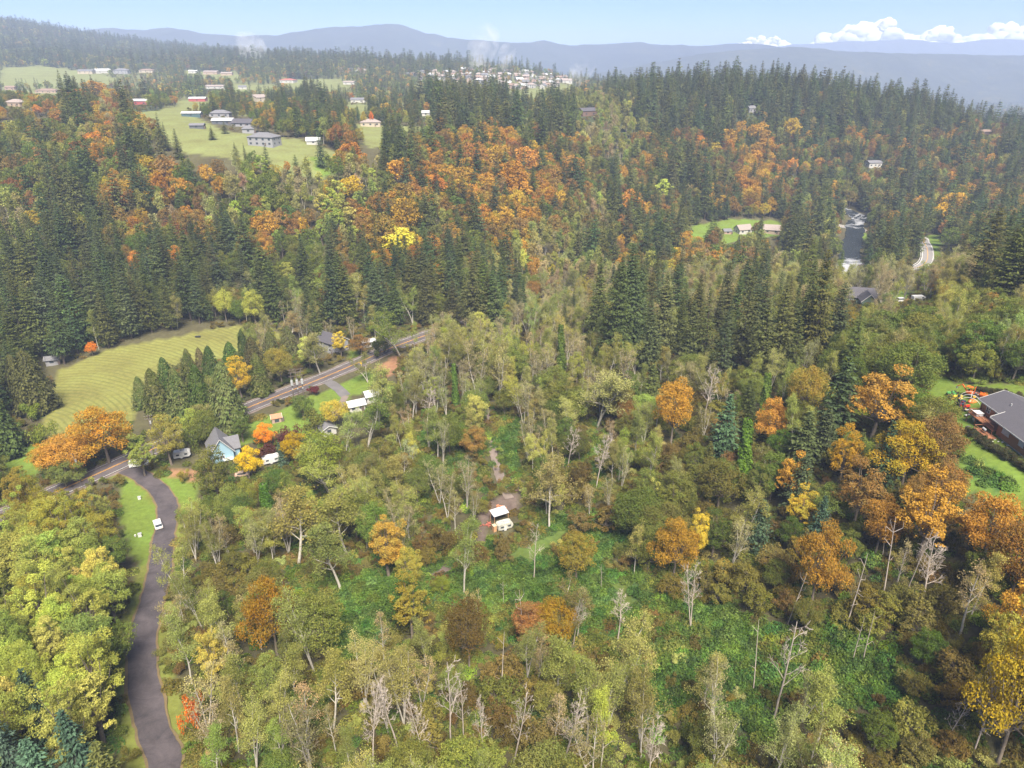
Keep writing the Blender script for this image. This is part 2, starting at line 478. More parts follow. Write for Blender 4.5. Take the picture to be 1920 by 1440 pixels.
# ------------------------------------------------------------------ ground sheet
def build_ground():
    q = np.concatenate([np.linspace(-280, 36, 14), np.geomspace(40 + 150, 9300 + 150, 560) - 150])
    s = np.concatenate([np.linspace(-3.0, -1.25, 10)[:-1], np.linspace(-1.25, 1.25, 430), np.linspace(1.25, 3.0, 10)[1:]])
    Y, S = np.meshgrid(q, s, indexing='ij')
    X = np.clip(S * (np.maximum(Y, 0) + 150), -8500, 8500)
    Z = TZ(X, Y)
    Z = np.where(Y < 900, Z + 0.35 * np.sin(X * 0.21 + 1.3 * np.sin(Y * 0.13)) * np.sin(Y * 0.19 + 2) * np.clip(road_dist(X, Y) / 6, 0, 1), Z)
    x, y, z = X.ravel(), Y.ravel(), Z.ravel()
    u, v, d = project(x, y, z)
    col = np.tile(np.array((0.075, 0.068, 0.036)), (len(x), 1))
    code = cover_at(u, v)
    far = y > 700
    col[far] = (0.055, 0.068, 0.035)
    hcode = far & np.isin(code, [ord('H'), ord('h'), ord('.')])
    col[hcode] = (0.13, 0.14, 0.055)
    col[(y < 230) & np.isin(code, [ord('B'), ord('S')])] = (0.05, 0.085, 0.032)
    idx = open_ground(x, y, z)
    for i, (c, *_r) in enumerate(OPEN):
        col[idx == i] = c
    sw = (idx == 0).astype(float)
    grassy = np.isin(idx, [i for i, o in enumerate(OPEN) if o[0] in (LAWN, PASTURE, FIELD)]).astype(float)
    # mown verge along the lane
    lane_d = np.full(x.shape, 1e9)
    near = (y < 240) & (y > 30)
    for a, b in zip(LANE[:-1], LANE[1:]):
        dd = b - a; L = max((dd * dd).sum(), 1e-6)
        t = np.clip(((x[near] - a[0]) * dd[0] + (y[near] - a[1]) * dd[1]) / L, 0, 1)
        lane_d[near] = np.minimum(lane_d[near], np.hypot(x[near] - a[0] - t * dd[0], y[near] - a[1] - t * dd[1]))
    vg = (lane_d < 5.6) & (idx < 0)
    col[vg] = (0.14, 0.155, 0.035)
    grassy[vg] = 1
    ny, nx = X.shape
    I = np.arange(ny * nx).reshape(ny, nx)
    quads = np.stack([I[:-1, :-1], I[:-1, 1:], I[1:, 1:], I[1:, :-1]], -1).reshape(-1, 4)
    m, nt, out = new_mat('ground_soil_and_grass')
    p = nt.nodes.new('ShaderNodeBsdfPrincipled')
    p.inputs['Roughness'].default_value = 0.95
    p.inputs['Specular IOR Level'].default_value = 0.1
    at = N(nt, 'ShaderNodeAttribute', attribute_name='cover')
    aw = N(nt, 'ShaderNodeAttribute', attribute_name='swath')
    geo = nt.nodes.new('ShaderNodeNewGeometry')
    f1 = noise(nt, 0.05, 5, 0.65, geo.outputs['Position'])
    f2 = noise(nt, 0.7, 4, 0.7, geo.outputs['Position'])
    k = math_n(nt, 'ADD', math_n(nt, 'MULTIPLY', f1, 1.0), math_n(nt, 'MULTIPLY', f2, 1.0))
    hs = nt.nodes.new('ShaderNodeHueSaturation')
    nt.links.new(at.outputs['Color'], hs.inputs['Color'])
    nt.links.new(math_n(nt, 'ADD', math_n(nt, 'MULTIPLY', f1, 0.07), 0.465), hs.inputs['Hue'])
    nt.links.new(k, hs.inputs['Value'])
    # hay swaths: concentric mowing lines in the field
    c0 = hit(60, 800)
    vs = nt.nodes.new('ShaderNodeVectorMath'); vs.operation = 'SUBTRACT'
    nt.links.new(geo.outputs['Position'], vs.inputs[0])
    vs.inputs[1].default_value = (c0.x - 6, c0.y - 30, 0)
    sx = nt.nodes.new('ShaderNodeSeparateXYZ'); nt.links.new(vs.outputs[0], sx.inputs[0])
    rr = math_n(nt, 'SQRT', math_n(nt, 'ADD', math_n(nt, 'POWER', math_n(nt, 'ABSOLUTE', sx.outputs[0]), 2.0), math_n(nt, 'MULTIPLY', math_n(nt, 'POWER', math_n(nt, 'ABSOLUTE', sx.outputs[1]), 2.0), 0.55)))
    ph = math_n(nt, 'ADD', math_n(nt, 'MULTIPLY', rr, 3.4), math_n(nt, 'MULTIPLY', f1, 6.0))
    sn = math_n(nt, 'MULTIPLY', math_n(nt, 'SINE', ph), aw.outputs['Fac'])
    c = mixrgb(nt, hs.outputs[0], (0.085, 0.10, 0.03), math_n(nt, 'MULTIPLY', math_n(nt, 'MAXIMUM', sn, 0.0), math_n(nt, 'MULTIPLY', noise(nt, 0.06, 3, 0.6, geo.outputs['Position']), 0.85)))
    nt.links.new(c, p.inputs['Base Color'])
    b = nt.nodes.new('ShaderNodeBump')
    b.inputs['Strength'].default_value = 0.6
    b.inputs['Distance'].default_value = 0.25
    nt.links.new(f2, b.inputs['Height'])
    nt.links.new(b.outputs[0], p.inputs['Normal'])
    nt.links.new(p.outputs[0], out.inputs[0])
    me = np_mesh('ground', np.stack([x, y, z], 1), quads, mats=[m], smooth=True,
                 attrs={'cover': ('FLOAT_COLOR', np.concatenate([col, np.ones((len(x), 1))], 1)), 'swath': ('FLOAT', sw), 'grassy': ('FLOAT', grassy)})
    g = link('ground', me)
    tag(g, 'rolling ground of leaf litter, grass and hay field', 'ground', kind='structure')
    return g

build_ground()

# ------------------------------------------------------------------ value noise in numpy
_perm = np.random.default_rng(3).random((256, 256))
def vnoise(x, y):
    xi = np.floor(x).astype(int); yi = np.floor(y).astype(int)
    fx = x - xi; fy = y - yi
    fx = fx * fx * (3 - 2 * fx); fy = fy * fy * (3 - 2 * fy)
    g = lambda i, j: _perm[i & 255, j & 255]
    return (g(xi, yi) * (1 - fx) + g(xi + 1, yi) * fx) * (1 - fy) + (g(xi, yi + 1) * (1 - fx) + g(xi + 1, yi + 1) * fx) * fy

def fbm(x, y, oct=5):
    a, s, t = 1.0, 0.0, 0.0
    for k in range(oct):
        s = s + a * (vnoise(x * 2 ** k + 17 * k, y * 2 ** k + 31 * k) - 0.5)
        t += a
        a *= 0.5
    return s / t

# ------------------------------------------------------------------ distant mountains
def ridge(name, label, sil, dist, run, zbase, col, rough_amp, back=0.35, ext=700):
    sil = [(sil[0][0] - ext, sil[0][1] + 4)] + list(sil) + [(sil[-1][0] + ext, sil[-1][1] + 2)]
    us = np.array([s[0] for s in sil], float); vs = np.array([s[1] for s in sil], float)
    nu, nv = 620, 64
    U = np.linspace(us[0], us[-1], nu)
    V = np.interp(U, us, vs)
    kern = np.hanning(9); kern /= kern.sum()
    V = np.convolve(np.pad(V, 4, mode='edge'), kern, 'valid')
    V = V + (fbm(U * 0.05, U * 0 + dist, 4)) * 3.0
    b = (720 - V) / FPX
    t = dist / (CP + b * SP)
    xc = (U - 960) / FPX * t
    zc = CAM_H + (-SP + b * CP) * t
    T = np.linspace(0, 1 + back, nv)
    X = np.broadcast_to(xc[None], (nv, nu)).copy()
    Yv = dist - run * (1 - T)
    Y = np.broadcast_to(Yv[:, None], (nv, nu)).copy()
    prof = np.where(T <= 1, np.sin(np.clip(T, 0, 1) * math.pi / 2) ** 1.25, 1 - ((T - 1) / back) ** 1.3)
    Z = zbase + (zc[None] - zbase) * prof[:, None]
    w = np.clip(np.minimum(T, 1) * (1.02 - np.minimum(T, 1)), 0, 1)[:, None] * 4
    gul = np.abs(fbm(X / (run * 0.35) + 5, Y / (run * 0.9), 5))
    Z = Z - w * gul * rough_amp * 2.2 + w * rough_amp * 0.2
    Z = Z + fbm(X / 60, Y / 60, 2) * 9 * np.clip(w + 0.25, 0, 1)
    I = np.arange(nv * nu).reshape(nv, nu)
    q = np.stack([I[:-1, :-1], I[:-1, 1:], I[1:, 1:], I[1:, :-1]], -1).reshape(-1, 4)
    m, nt, out = new_mat(name + '_forest_cover')
    p = nt.nodes.new('ShaderNodeBsdfDiffuse')
    geo = nt.nodes.new('ShaderNodeNewGeometry')
    f = noise(nt, 0.004, 5, 0.7, geo.outputs['Position'])
    f3 = noise(nt, 0.03, 3, 0.7, geo.outputs['Position'])
    f = math_n(nt, 'ADD', math_n(nt, 'MULTIPLY', f, 0.6), math_n(nt, 'MULTIPLY', f3, 0.4))
    nt.links.new(ramp(nt, f, [(0.35, tuple(c * 0.55 for c in col)), (0.55, col), (0.68, (col[0] * 2.2, col[1] * 1.7, col[2] * 1.1))]), p.inputs[0])
    nt.links.new(p.outputs[0], out.inputs[0])
    o = link(name, np_mesh(name, np.stack([X.ravel(), Y.ravel(), Z.ravel()], 1), q, mats=[m], smooth=True))
    tag(o, label, 'mountain', kind='structure')
    return Z.max()

ZMAX = 0
ZMAX = max(ZMAX, ridge('mountain', 'broad blue mountain with a flat summit on the horizon',
    [(-100, 66), (60, 62), (160, 60), (200, 52), (262, 58), (320, 51), (380, 63), (450, 69), (540, 66), (600, 55), (660, 50), (722, 45), (750, 45), (790, 60), (850, 72), (930, 79),
     (1000, 80), (1025, 75), (1058, 85), (1130, 82), (1195, 77), (1240, 83), (1300, 86), (1400, 81), (1450, 88), (1560, 96), (1800, 110), (2000, 120)], 6000, 1500, -70, (0.030, 0.038, 0.030), 90))
ZMAX = max(ZMAX, ridge('mountain_range', 'pale far mountain range under the white clouds',
    [(1100, 110), (1300, 98), (1450, 88), (1500, 83), (1600, 77), (1700, 74), (1735, 78), (1780, 82), (1850, 73), (1930, 75), (2050, 70)], 8600, 900, -70, (0.04, 0.05, 0.045), 70, back=0.2, ext=300))
ZMAX = max(ZMAX, ridge('ridge_hill', 'long low wooded ridge across the river valley',
    [(1050, 150), (1200, 122), (1300, 104), (1400, 92), (1470, 88), (1530, 92), (1580, 97), (1700, 100), (1800, 102), (1930, 104), (2100, 104)], 4600, 900, -76, (0.045, 0.052, 0.035), 45))

# ------------------------------------------------------------------ roads
def frame(P):
    d = np.gradient(P, axis=0)
    d /= np.linalg.norm(d, axis=1)[:, None] + 1e-9
    return np.stack([d[:, 1], -d[:, 0]], 1)          # right-hand normal

def strip(name, P, off, width, zoff, m, parent=None, ncross=3, wob=0.0, dash=None):
    nrm = frame(P)
    ts = np.linspace(-0.5, 0.5, ncross + 1)
    V = []
    L = np.concatenate([[0], np.cumsum(np.linalg.norm(np.diff(P, axis=0), axis=1))])
    for t in ts:
        w = width + (wob * (fbm(L * 0.35 + 40 * t, L * 0 + 7, 3) * 2) if wob and abs(t) == 0.5 else 0)
        V.append(P + nrm * (off + t * w)[:, None] if np.ndim(w) else P + nrm * (off + t * w))
    V = np.stack(V, 1)
    # height: terrain along the centre line, nearly level across
    zc = TZ(P[:, 0], P[:, 1])
    ze = TZ(V[..., 0], V[..., 1])
    z = np.maximum(ze, zc[:, None] * 0.5 + ze * 0.5) + zoff
    n, k = V.shape[:2]
    I = np.arange(n * k).reshape(n, k)
    q = np.stack([I[:-1, :-1], I[:-1, 1:], I[1:, 1:], I[1:, :-1]], -1).reshape(-1, 4)
    me = np_mesh(name, np.concatenate([V.reshape(-1, 2), z.reshape(-1, 1)], 1), q, mats=[m], smooth=True)
    return link(name, me, parent)

def asphalt(name, c0, c1):
    m, nt, out = new_mat(name)
    p = nt.nodes.new('ShaderNodeBsdfPrincipled')
    geo = nt.nodes.new('ShaderNodeNewGeometry')
    f = math_n(nt, 'ADD', math_n(nt, 'MULTIPLY', noise(nt, 0.22, 5, 0.7, geo.outputs['Position'], 0.6), 0.75), math_n(nt, 'MULTIPLY', noise(nt, 3.0, 3, 0.7, geo.outputs['Position']), 0.25))
    nt.links.new(ramp(nt, f, [(0.32, c0), (0.52, tuple((a + b) / 2 for a, b in zip(c0, c1))), (0.72, c1)]), p.inputs['Base Color'])
    p.inputs['Roughness'].default_value = 0.75
    nt.links.new(p.outputs[0], out.inputs[0])
    return m

M_ASPH = asphalt('asphalt_worn', (0.055, 0.047, 0.050), (0.125, 0.105, 0.11))
M_LANE = asphalt('asphalt_patched_lane', (0.030, 0.026, 0.030), (0.105, 0.088, 0.096))
M_YEL = mat('road_paint_yellow', (0.60, 0.30, 0.03), 0.7, var=0.2)
M_WHT = mat('road_paint_white', (0.62, 0.62, 0.60), 0.7, var=0.2)
M_GRAV = asphalt('packed_gravel', (0.10, 0.08, 0.07), (0.24, 0.19, 0.165))

main_road = tag(strip('main_road', MAIN_ROAD, 0, 8.6, 0.12, M_ASPH, ncross=6), 'two-lane asphalt road with double yellow centre line', 'road', kind='structure')
for s in (-0.16, 0.16):
    strip('centre_line', MAIN_ROAD, s, 0.16, 0.135, M_YEL, main_road, 1)
for s in (-3.5, 3.5):
    strip('edge_line', MAIN_ROAD, s, 0.14, 0.135, M_WHT, main_road, 1)
bend = tag(strip('river_road', BEND_ROAD, 0, 7.5, 0.12, mat('asphalt_pale', (0.22, 0.21, 0.21)), ncross=4), 'pale road bending beside the river', 'road', kind='structure')
for s in (-3.2, 3.2):
    strip('edge_line', BEND_ROAD, s, 0.3, 0.14, M_WHT, bend, 1)
strip('centre_line', BEND_ROAD, 0, 0.3, 0.14, M_YEL, bend, 1)
lane_o = tag(strip('lane', LANE, 0, 5.2, 0.13, M_LANE, ncross=6, wob=0.7), 'narrow dark asphalt lane curving past the trees', 'lane', kind='structure')
strip('shoulder', LANE, 0, 6.2, 0.085, asphalt('leafy_gravel_shoulder', (0.09, 0.07, 0.035), (0.20, 0.14, 0.06)), lane_o, ncross=6, wob=1.2)
strip('shoulder', MAIN_ROAD, 0, 10.4, 0.085, M_GRAV, main_road, ncross=6, wob=1.0)
tag(strip('dirt_track', TRACK, 0, 2.6, 0.08, M_GRAV, ncross=3, wob=0.8), 'dirt track running down to the camper', 'track', kind='structure')
tag(strip('driveway', DRIVE, 0, 4.4, 0.09, asphalt('drive_grey', (0.09, 0.085, 0.09), (0.17, 0.16, 0.165)), ncross=3, wob=0.5), 'grey driveway leading off the two-lane road', 'driveway', kind='structure')
tag(strip('driveway', DRIVE2, 0, 2.6, 0.08, M_GRAV, ncross=3, wob=0.6), 'gravel drive curving past the small white garage', 'driveway', kind='structure')

# ------------------------------------------------------------------ river
def river():
    c = [hit(u, v) for u, v in [(1590, 500), (1592, 480), (1597, 460), (1602, 440), (1603, 420), (1600, 402)]]
    P = catmull([(c[0].x - 40, c[0].y - 60)] + [(p.x, p.y) for p in c] + [(c[-1].x - 40, c[-1].y + 60)], 10)
    m, nt, out = new_mat('river_water')
    p = nt.nodes.new('ShaderNodeBsdfPrincipled')
    geo = nt.nodes.new('ShaderNodeNewGeometry')
    sep = nt.nodes.new('ShaderNodeSeparateXYZ'); nt.links.new(geo.outputs['Position'], sep.inputs[0])
    f = noise(nt, 0.09, 5, 0.7, geo.outputs['Position'], 1.0)
    # white water at the rapids (a stretch of the river bed)
    y0 = c[0].y; y1 = c[1].y
    mr = nt.nodes.new('ShaderNodeMapRange'); mr.inputs[1].default_value = y1 + 14; mr.inputs[2].default_value = y0 - 4
    nt.links.new(sep.outputs[1], mr.inputs[0])
    ys = c[3].y
    mr2 = nt.nodes.new('ShaderNodeMapRange'); mr2.inputs[1].default_value = ys - 6; mr2.inputs[2].default_value = ys + 22
    nt.links.new(sep.outputs[1], mr2.inputs[0])
    foam = math_n(nt, 'ADD', mr.outputs[0], math_n(nt, 'MULTIPLY', mr2.outputs[0], 0.5))
    foam = ramp(nt, math_n(nt, 'ADD', foam, math_n(nt, 'MULTIPLY', math_n(nt, 'SUBTRACT', f, 0.5), 1.6)), [(0.45, (0, 0, 0)), (0.7, (1, 1, 1))])
    nt.links.new(mixrgb(nt, (0.02, 0.026, 0.032), (0.36, 0.37, 0.40), foam), p.inputs['Base Color'])
    nt.links.new(math_n(nt, 'ADD', math_n(nt, 'MULTIPLY', foam, 0.7), 0.12), p.inputs['Roughness'])
    b = nt.nodes.new('ShaderNodeBump'); b.inputs['Strength'].default_value = 0.5; b.inputs['Distance'].default_value = 0.3
    nt.links.new(noise(nt, 0.8, 3, 0.6, geo.outputs['Position']), b.inputs['Height'])
    nt.links.new(b.outputs[0], p.inputs['Normal'])
    nt.links.new(p.outputs[0], out.inputs[0])
    o = strip('river', P, 0, 13.5, 0.35, m, ncross=6, wob=4)
    tag(o, 'dark river with white rapids between the conifers', 'river', kind='structure')
    return P
RIVER = river()
PATHS.append((RIVER, 10.0))

# ------------------------------------------------------------------ clouds on the horizon (outside the haze)
def cloud(label, u0, u1, vtop, seed, D=17000):
    r = np.random.default_rng(seed)
    def pt(u, v):
        d = ray(u, v); t = D / d[1]
        return np.array([0, 0, CAM_H]) + d * t
    a, b = pt(u0, 92), pt(u1, 92)
    W = b[0] - a[0]
    Htop = pt((u0 + u1) / 2, vtop)[2] - a[2]
    V, F, n0 = [], [], 0
    bm = bmesh.new(); bmesh.ops.create_icosphere(bm, subdivisions=3, radius=1)
    sv = np.array([v.co for v in bm.verts]); sf = np.array([[v.index for v in f.verts] for f in bm.faces]); bm.free()
    for k in range(70):
        s = (k + .5) / 50 if k < 50 else r.uniform(.3, .7)
        hmax = Htop * (0.35 + 0.65 * math.sin(math.pi * min(max(s * 0.8 + 0.1 + r.normal(0, 0.06), 0), 1)) ** 1.5)
        h = hmax * (r.uniform(0.1, .8) if k < 50 else r.uniform(.4, 1.0))
        rad = Htop * r.uniform(0.20, 0.36) * (1.1 - 0.4 * h / max(Htop, 1)); h = min(h, hmax)
        c = np.array([a[0] + W * s, a[1] + r.normal(0, W * 0.1), a[2] + max(h - rad, -50)])
        bump = 1 + 0.35 * (vnoise(sv[:, 0] * 2.1 + 9 * k, sv[:, 1] * 2.1 + sv[:, 2] * 3.7) - 0.5) + 0.2 * (vnoise(sv[:, 0] * 6 + 5, sv[:, 1] * 6 + sv[:, 2] * 9 + k) - 0.5)
        V.append(c + sv * rad * bump[:, None] * np.array([1.25, 1.1, 0.9])); F.append(sf + n0); n0 += len(sv)
    m = _mats.get('cloud_white')
    if m is None:
        m, nt, out = new_mat('cloud_white')
        d1 = nt.nodes.new('ShaderNodeBsdfDiffuse'); d1.inputs[0].default_value = (0.95, 0.95, 0.95, 1)
        d2 = nt.nodes.new('ShaderNodeBsdfTranslucent'); d2.inputs[0].default_value = (0.9, 0.92, 0.95, 1)
        mx = nt.nodes.new('ShaderNodeMixShader'); mx.inputs[0].default_value = 0.3
        nt.links.new(d1.outputs[0], mx.inputs[1]); nt.links.new(d2.outputs[0], mx.inputs[2]); nt.links.new(mx.outputs[0], out.inputs[0])
        _mats['cloud_white'] = m
    o = link('cloud', np_mesh('cloud', np.concatenate(V), tris=np.concatenate(F), mats=[m], smooth=True))
    tag(o, label, 'cloud', 'white clouds along the horizon')
cloud('tall white cumulus cloud with a domed top above the far range', 1530, 1720, 28, 1)
cloud('low white cloud bank beside the tall cumulus cloud', 1690, 1815, 44, 2)
cloud('broad white cloud bank standing at the end of the far range', 1790, 2010, 33, 3)
cloud('small faint cloud low behind the ridge hill', 1370, 1500, 64, 4)

# ------------------------------------------------------------------ haze
def haze():
    zt = max(ZMAX, CAM_H) + 25
    bm = bmesh.new()
    bmesh.ops.create_cube(bm, size=1)
    for v in bm.verts:
        v.co = ((v.co.x) * 17200, 4530 + v.co.y * 9700, (zt - 110) / 2 + v.co.z * (zt + 110))
    me = bpy.data.meshes.new('haze'); bm.to_mesh(me); bm.free()
    m, nt, out = new_mat('haze_air')
    pv = nt.nodes.new('ShaderNodeVolumePrincipled')
    pv.inputs['Color'].default_value = HAZE_COL
    pv.inputs['Density'].default_value = HAZE_DENS
    pv.inputs['Anisotropy'].default_value = 0.0
    nt.links.new(pv.outputs[0], out.inputs['Volume'])
    me.materials.append(m)
    o = link('haze', me)
    tag(o, 'thin blue haze in the air over the valley', 'haze', kind='stuff')
HAZE_COL = (0.56, 0.68, 1.0, 1)
HAZE_DENS = 0.00018
haze()

# ------------------------------------------------------------------ wisps of mist over the plateau
def mist(label, u, v, dist, w, h, lean, seed, dens=.034):
    d = ray(u, v); p = d * (dist / d[1])
    mb_ = bmesh.new(); bmesh.ops.create_icosphere(mb_, subdivisions=4, radius=1)
    r = np.random.default_rng(seed)
    for q in mb_.verts:
        c = q.co.copy()
        t = c.z * .5 + .5
        k = 1 + .5 * (float(vnoise(np.array(c.x * 1.7 + seed), np.array(c.y * 1.7 + c.z * 2.3 + 9))) - .5)
        q.co = Vector((c.x * w * k * (.45 + .9 * t) + lean * t * h, c.y * w * k, c.z * h * .5))
    me = bpy.data.meshes.new('mist'); mb_.to_mesh(me); mb_.free()
    m = _mats.get('mist_air')
    if m is None:
        m, nt, out = new_mat('mist_air')
        pv = nt.nodes.new('ShaderNodeVolumePrincipled')
        pv.inputs['Color'].default_value = (.95, .96, 1, 1)
        geo = nt.nodes.new('ShaderNodeNewGeometry')
        f = noise(nt, .03, 4, .65, geo.outputs['Position'], .8)
        mr = nt.nodes.new('ShaderNodeMapRange'); mr.inputs[1].default_value = .47; mr.inputs[2].default_value = .78; mr.inputs[4].default_value = dens
        nt.links.new(f, mr.inputs[0]); nt.links.new(mr.outputs[0], pv.inputs['Density'])
        nt.links.new(pv.outputs[0], out.inputs['Volume'])
        _mats['mist_air'] = m
    me.materials.append(m)
    o = link('mist', me); o.location = (p[0], p[1], p[2] + CAM_H)
    tag(o, label, 'mist', kind='stuff')
mist('thin wisp of mist rising over the far subdivision', 890, 105, 1650, 34, 130, .25, 1)
mist('small wisp of mist at the end of the far subdivision', 1078, 142, 1250, 22, 60, .3, 2)
mist('faint patch of mist above the dark firs on the plateau', 478, 98, 1900, 40, 95, -.2, 3)
mist('second wisp of mist between the subdivision firs', 945, 120, 1600, 20, 80, .1, 4)

# ------------------------------------------------------------------ plant shapes
def cards(c, n, size, r, aspect=0.55, tdir=None):
    """leaf-spray kites: centre, normal, size -> verts (N*4,3), quads"""
    c = np.asarray(c); n = np.asarray(n, float)
    n = n / (np.linalg.norm(n, axis=1)[:, None] + 1e-9)
    t = r.normal(size=c.shape) if tdir is None else tdir
    t = t - n * (t * n).sum(1)[:, None]
    t = t / (np.linalg.norm(t, axis=1)[:, None] + 1e-9)
    b = np.cross(n, t)
    s = np.asarray(size)[:, None]
    V = np.stack([c - t * s * 0.5, c + b * s * aspect * 0.5 + n * s * 0.10, c + t * s * 0.55, c - b * s * aspect * 0.5 + n * s * 0.06], 1)
    q = np.arange(len(c) * 4).reshape(-1, 4)
    return V.reshape(-1, 3), q

def tubes(segs, sides=4):
    """tapered prisms for (p0, p1, r0, r1)"""
    p0 = np.array([s[0] for s in segs], float); p1 = np.array([s[1] for s in segs], float)
    r0 = np.array([s[2] for s in segs], float); r1 = np.array([s[3] for s in segs], float)
    d = p1 - p0
    d /= np.linalg.norm(d, axis=1)[:, None] + 1e-9
    a = np.where(np.abs(d[:, 2:3]) > 0.9, np.array([[1.0, 0, 0]]), np.array([[0, 0, 1.0]]))
    e1 = np.cross(d, a); e1 /= np.linalg.norm(e1, axis=1)[:, None] + 1e-9
    e2 = np.cross(d, e1)
    th = np.arange(sides) * 2 * math.pi / sides
    ring = e1[:, None] * np.cos(th)[None, :, None] + e2[:, None] * np.sin(th)[None, :, None]
    V = np.concatenate([p0[:, None] + ring * r0[:, None, None], p1[:, None] + ring * r1[:, None, None]], 1)
    n = len(segs)
    base = (np.arange(n) * 2 * sides)[:, None, None]
    k = np.arange(sides)
    q = np.stack([k, (k + 1) % sides, (k + 1) % sides + sides, k + sides], 1)[None] + base
    return V.reshape(-1, 3), q.reshape(-1, 4)

def merge(parts):
    """[(V, Q, mat index, lv)] -> V, Q, midx, lv"""
    V, Q, M, L, n = [], [], [], [], 0
    for v, q, m, l in parts:
        V.append(v); Q.append(q + n); M.append(np.full(len(q), m)); L.append(np.broadcast_to(l, (len(v),))); n += len(v)
    return np.concatenate(V), np.concatenate(Q), np.concatenate(M), np.concatenate(L)

def rot_about(d, r, ang):
    """tilt direction d by ang in a random azimuth"""
    a = np.cross(d, r.normal(size=3)); a /= np.linalg.norm(a) + 1e-9
    return d * math.cos(ang) + np.cross(a, d) * math.sin(ang)

def skeleton(r, h, tr, nb=13, first=0.3, spread=0.55, blen=0.32, sub=5, twig=3, lean=0.04, up=0.25, stems=1, brk=1.0):
    segs, tips = [], []
    for s in range(stems):
        az0 = r.uniform(0, 6.28)
        l = lean + (0.13 if stems > 1 else 0)
        n = 9
        pts = [np.zeros(3)]
        d = np.array([math.cos(az0) * l, math.sin(az0) * l, 1.0])
        for i in range(n):
            d = d + r.normal(0, 0.05, 3) * np.array([1, 1, 0])
            d /= np.linalg.norm(d)
            pts.append(pts[-1] + d * h / n)
        rad = lambda t: tr * (1 - t * brk) ** 0.85 + 0.03
        for i in range(n):
            segs.append((pts[i], pts[i + 1], rad(i / n), rad((i + 1) / n)))
        for k in range(nb):
            t = first + (0.98 - first) * (k + r.uniform(0, 0.8)) / nb
            i = min(int(t * n), n - 1)
            p = pts[i] + (pts[i + 1] - pts[i]) * (t * n - i)
            az = k * 2.4 + r.normal(0, 0.4)
            el = spread + 0.35 * t
            bd = np.array([math.cos(az) * math.cos(el), math.sin(az) * math.cos(el), math.sin(el)])
            L = h * blen * (1.15 - 0.75 * t) * r.uniform(0.65, 1.2)
            br = rad(t) * 0.45
            q = p
            nodes = [p]
            for j in range(3):
                bd = bd + r.normal(0, 0.16, 3) + np.array([0, 0, up * 0.4]); bd /= np.linalg.norm(bd)
                q2 = q + bd * L / 3
                segs.append((q, q2, br * (1 - j / 3.6) + 0.012, br * (1 - (j + 1) / 3.6) + 0.01))
                q = q2; nodes.append(q)
            tips.append(q)
            for j in range(sub):
                a = r.uniform(0.25, 1.0) * 3; ii = min(int(a), 2)
                sp = nodes[ii] + (nodes[ii + 1] - nodes[ii]) * (a - ii)
                sd = rot_about(bd, r, r.uniform(0.5, 1.0)) + np.array([0, 0, up]); sd /= np.linalg.norm(sd)
                sl = L * r.uniform(0.25, 0.5)
                e = sp + sd * sl
                segs.append((sp, e, br * 0.4 + 0.012, 0.012)); tips.append(e)
                for m in range(twig):
                    tp = sp + (e - sp) * r.uniform(0.3, 1)
                    td = rot_about(sd, r, r.uniform(0.4, 0.9)) + np.array([0, 0, up * 0.6]); td /= np.linalg.norm(td)
                    te = tp + td * sl * r.uniform(0.35, 0.7)
                    segs.append((tp, te, 0.02, 0.008)); tips.append(te)
        if brk >= 0.95: tips.append(pts[-1])
    return segs, np.array(tips)

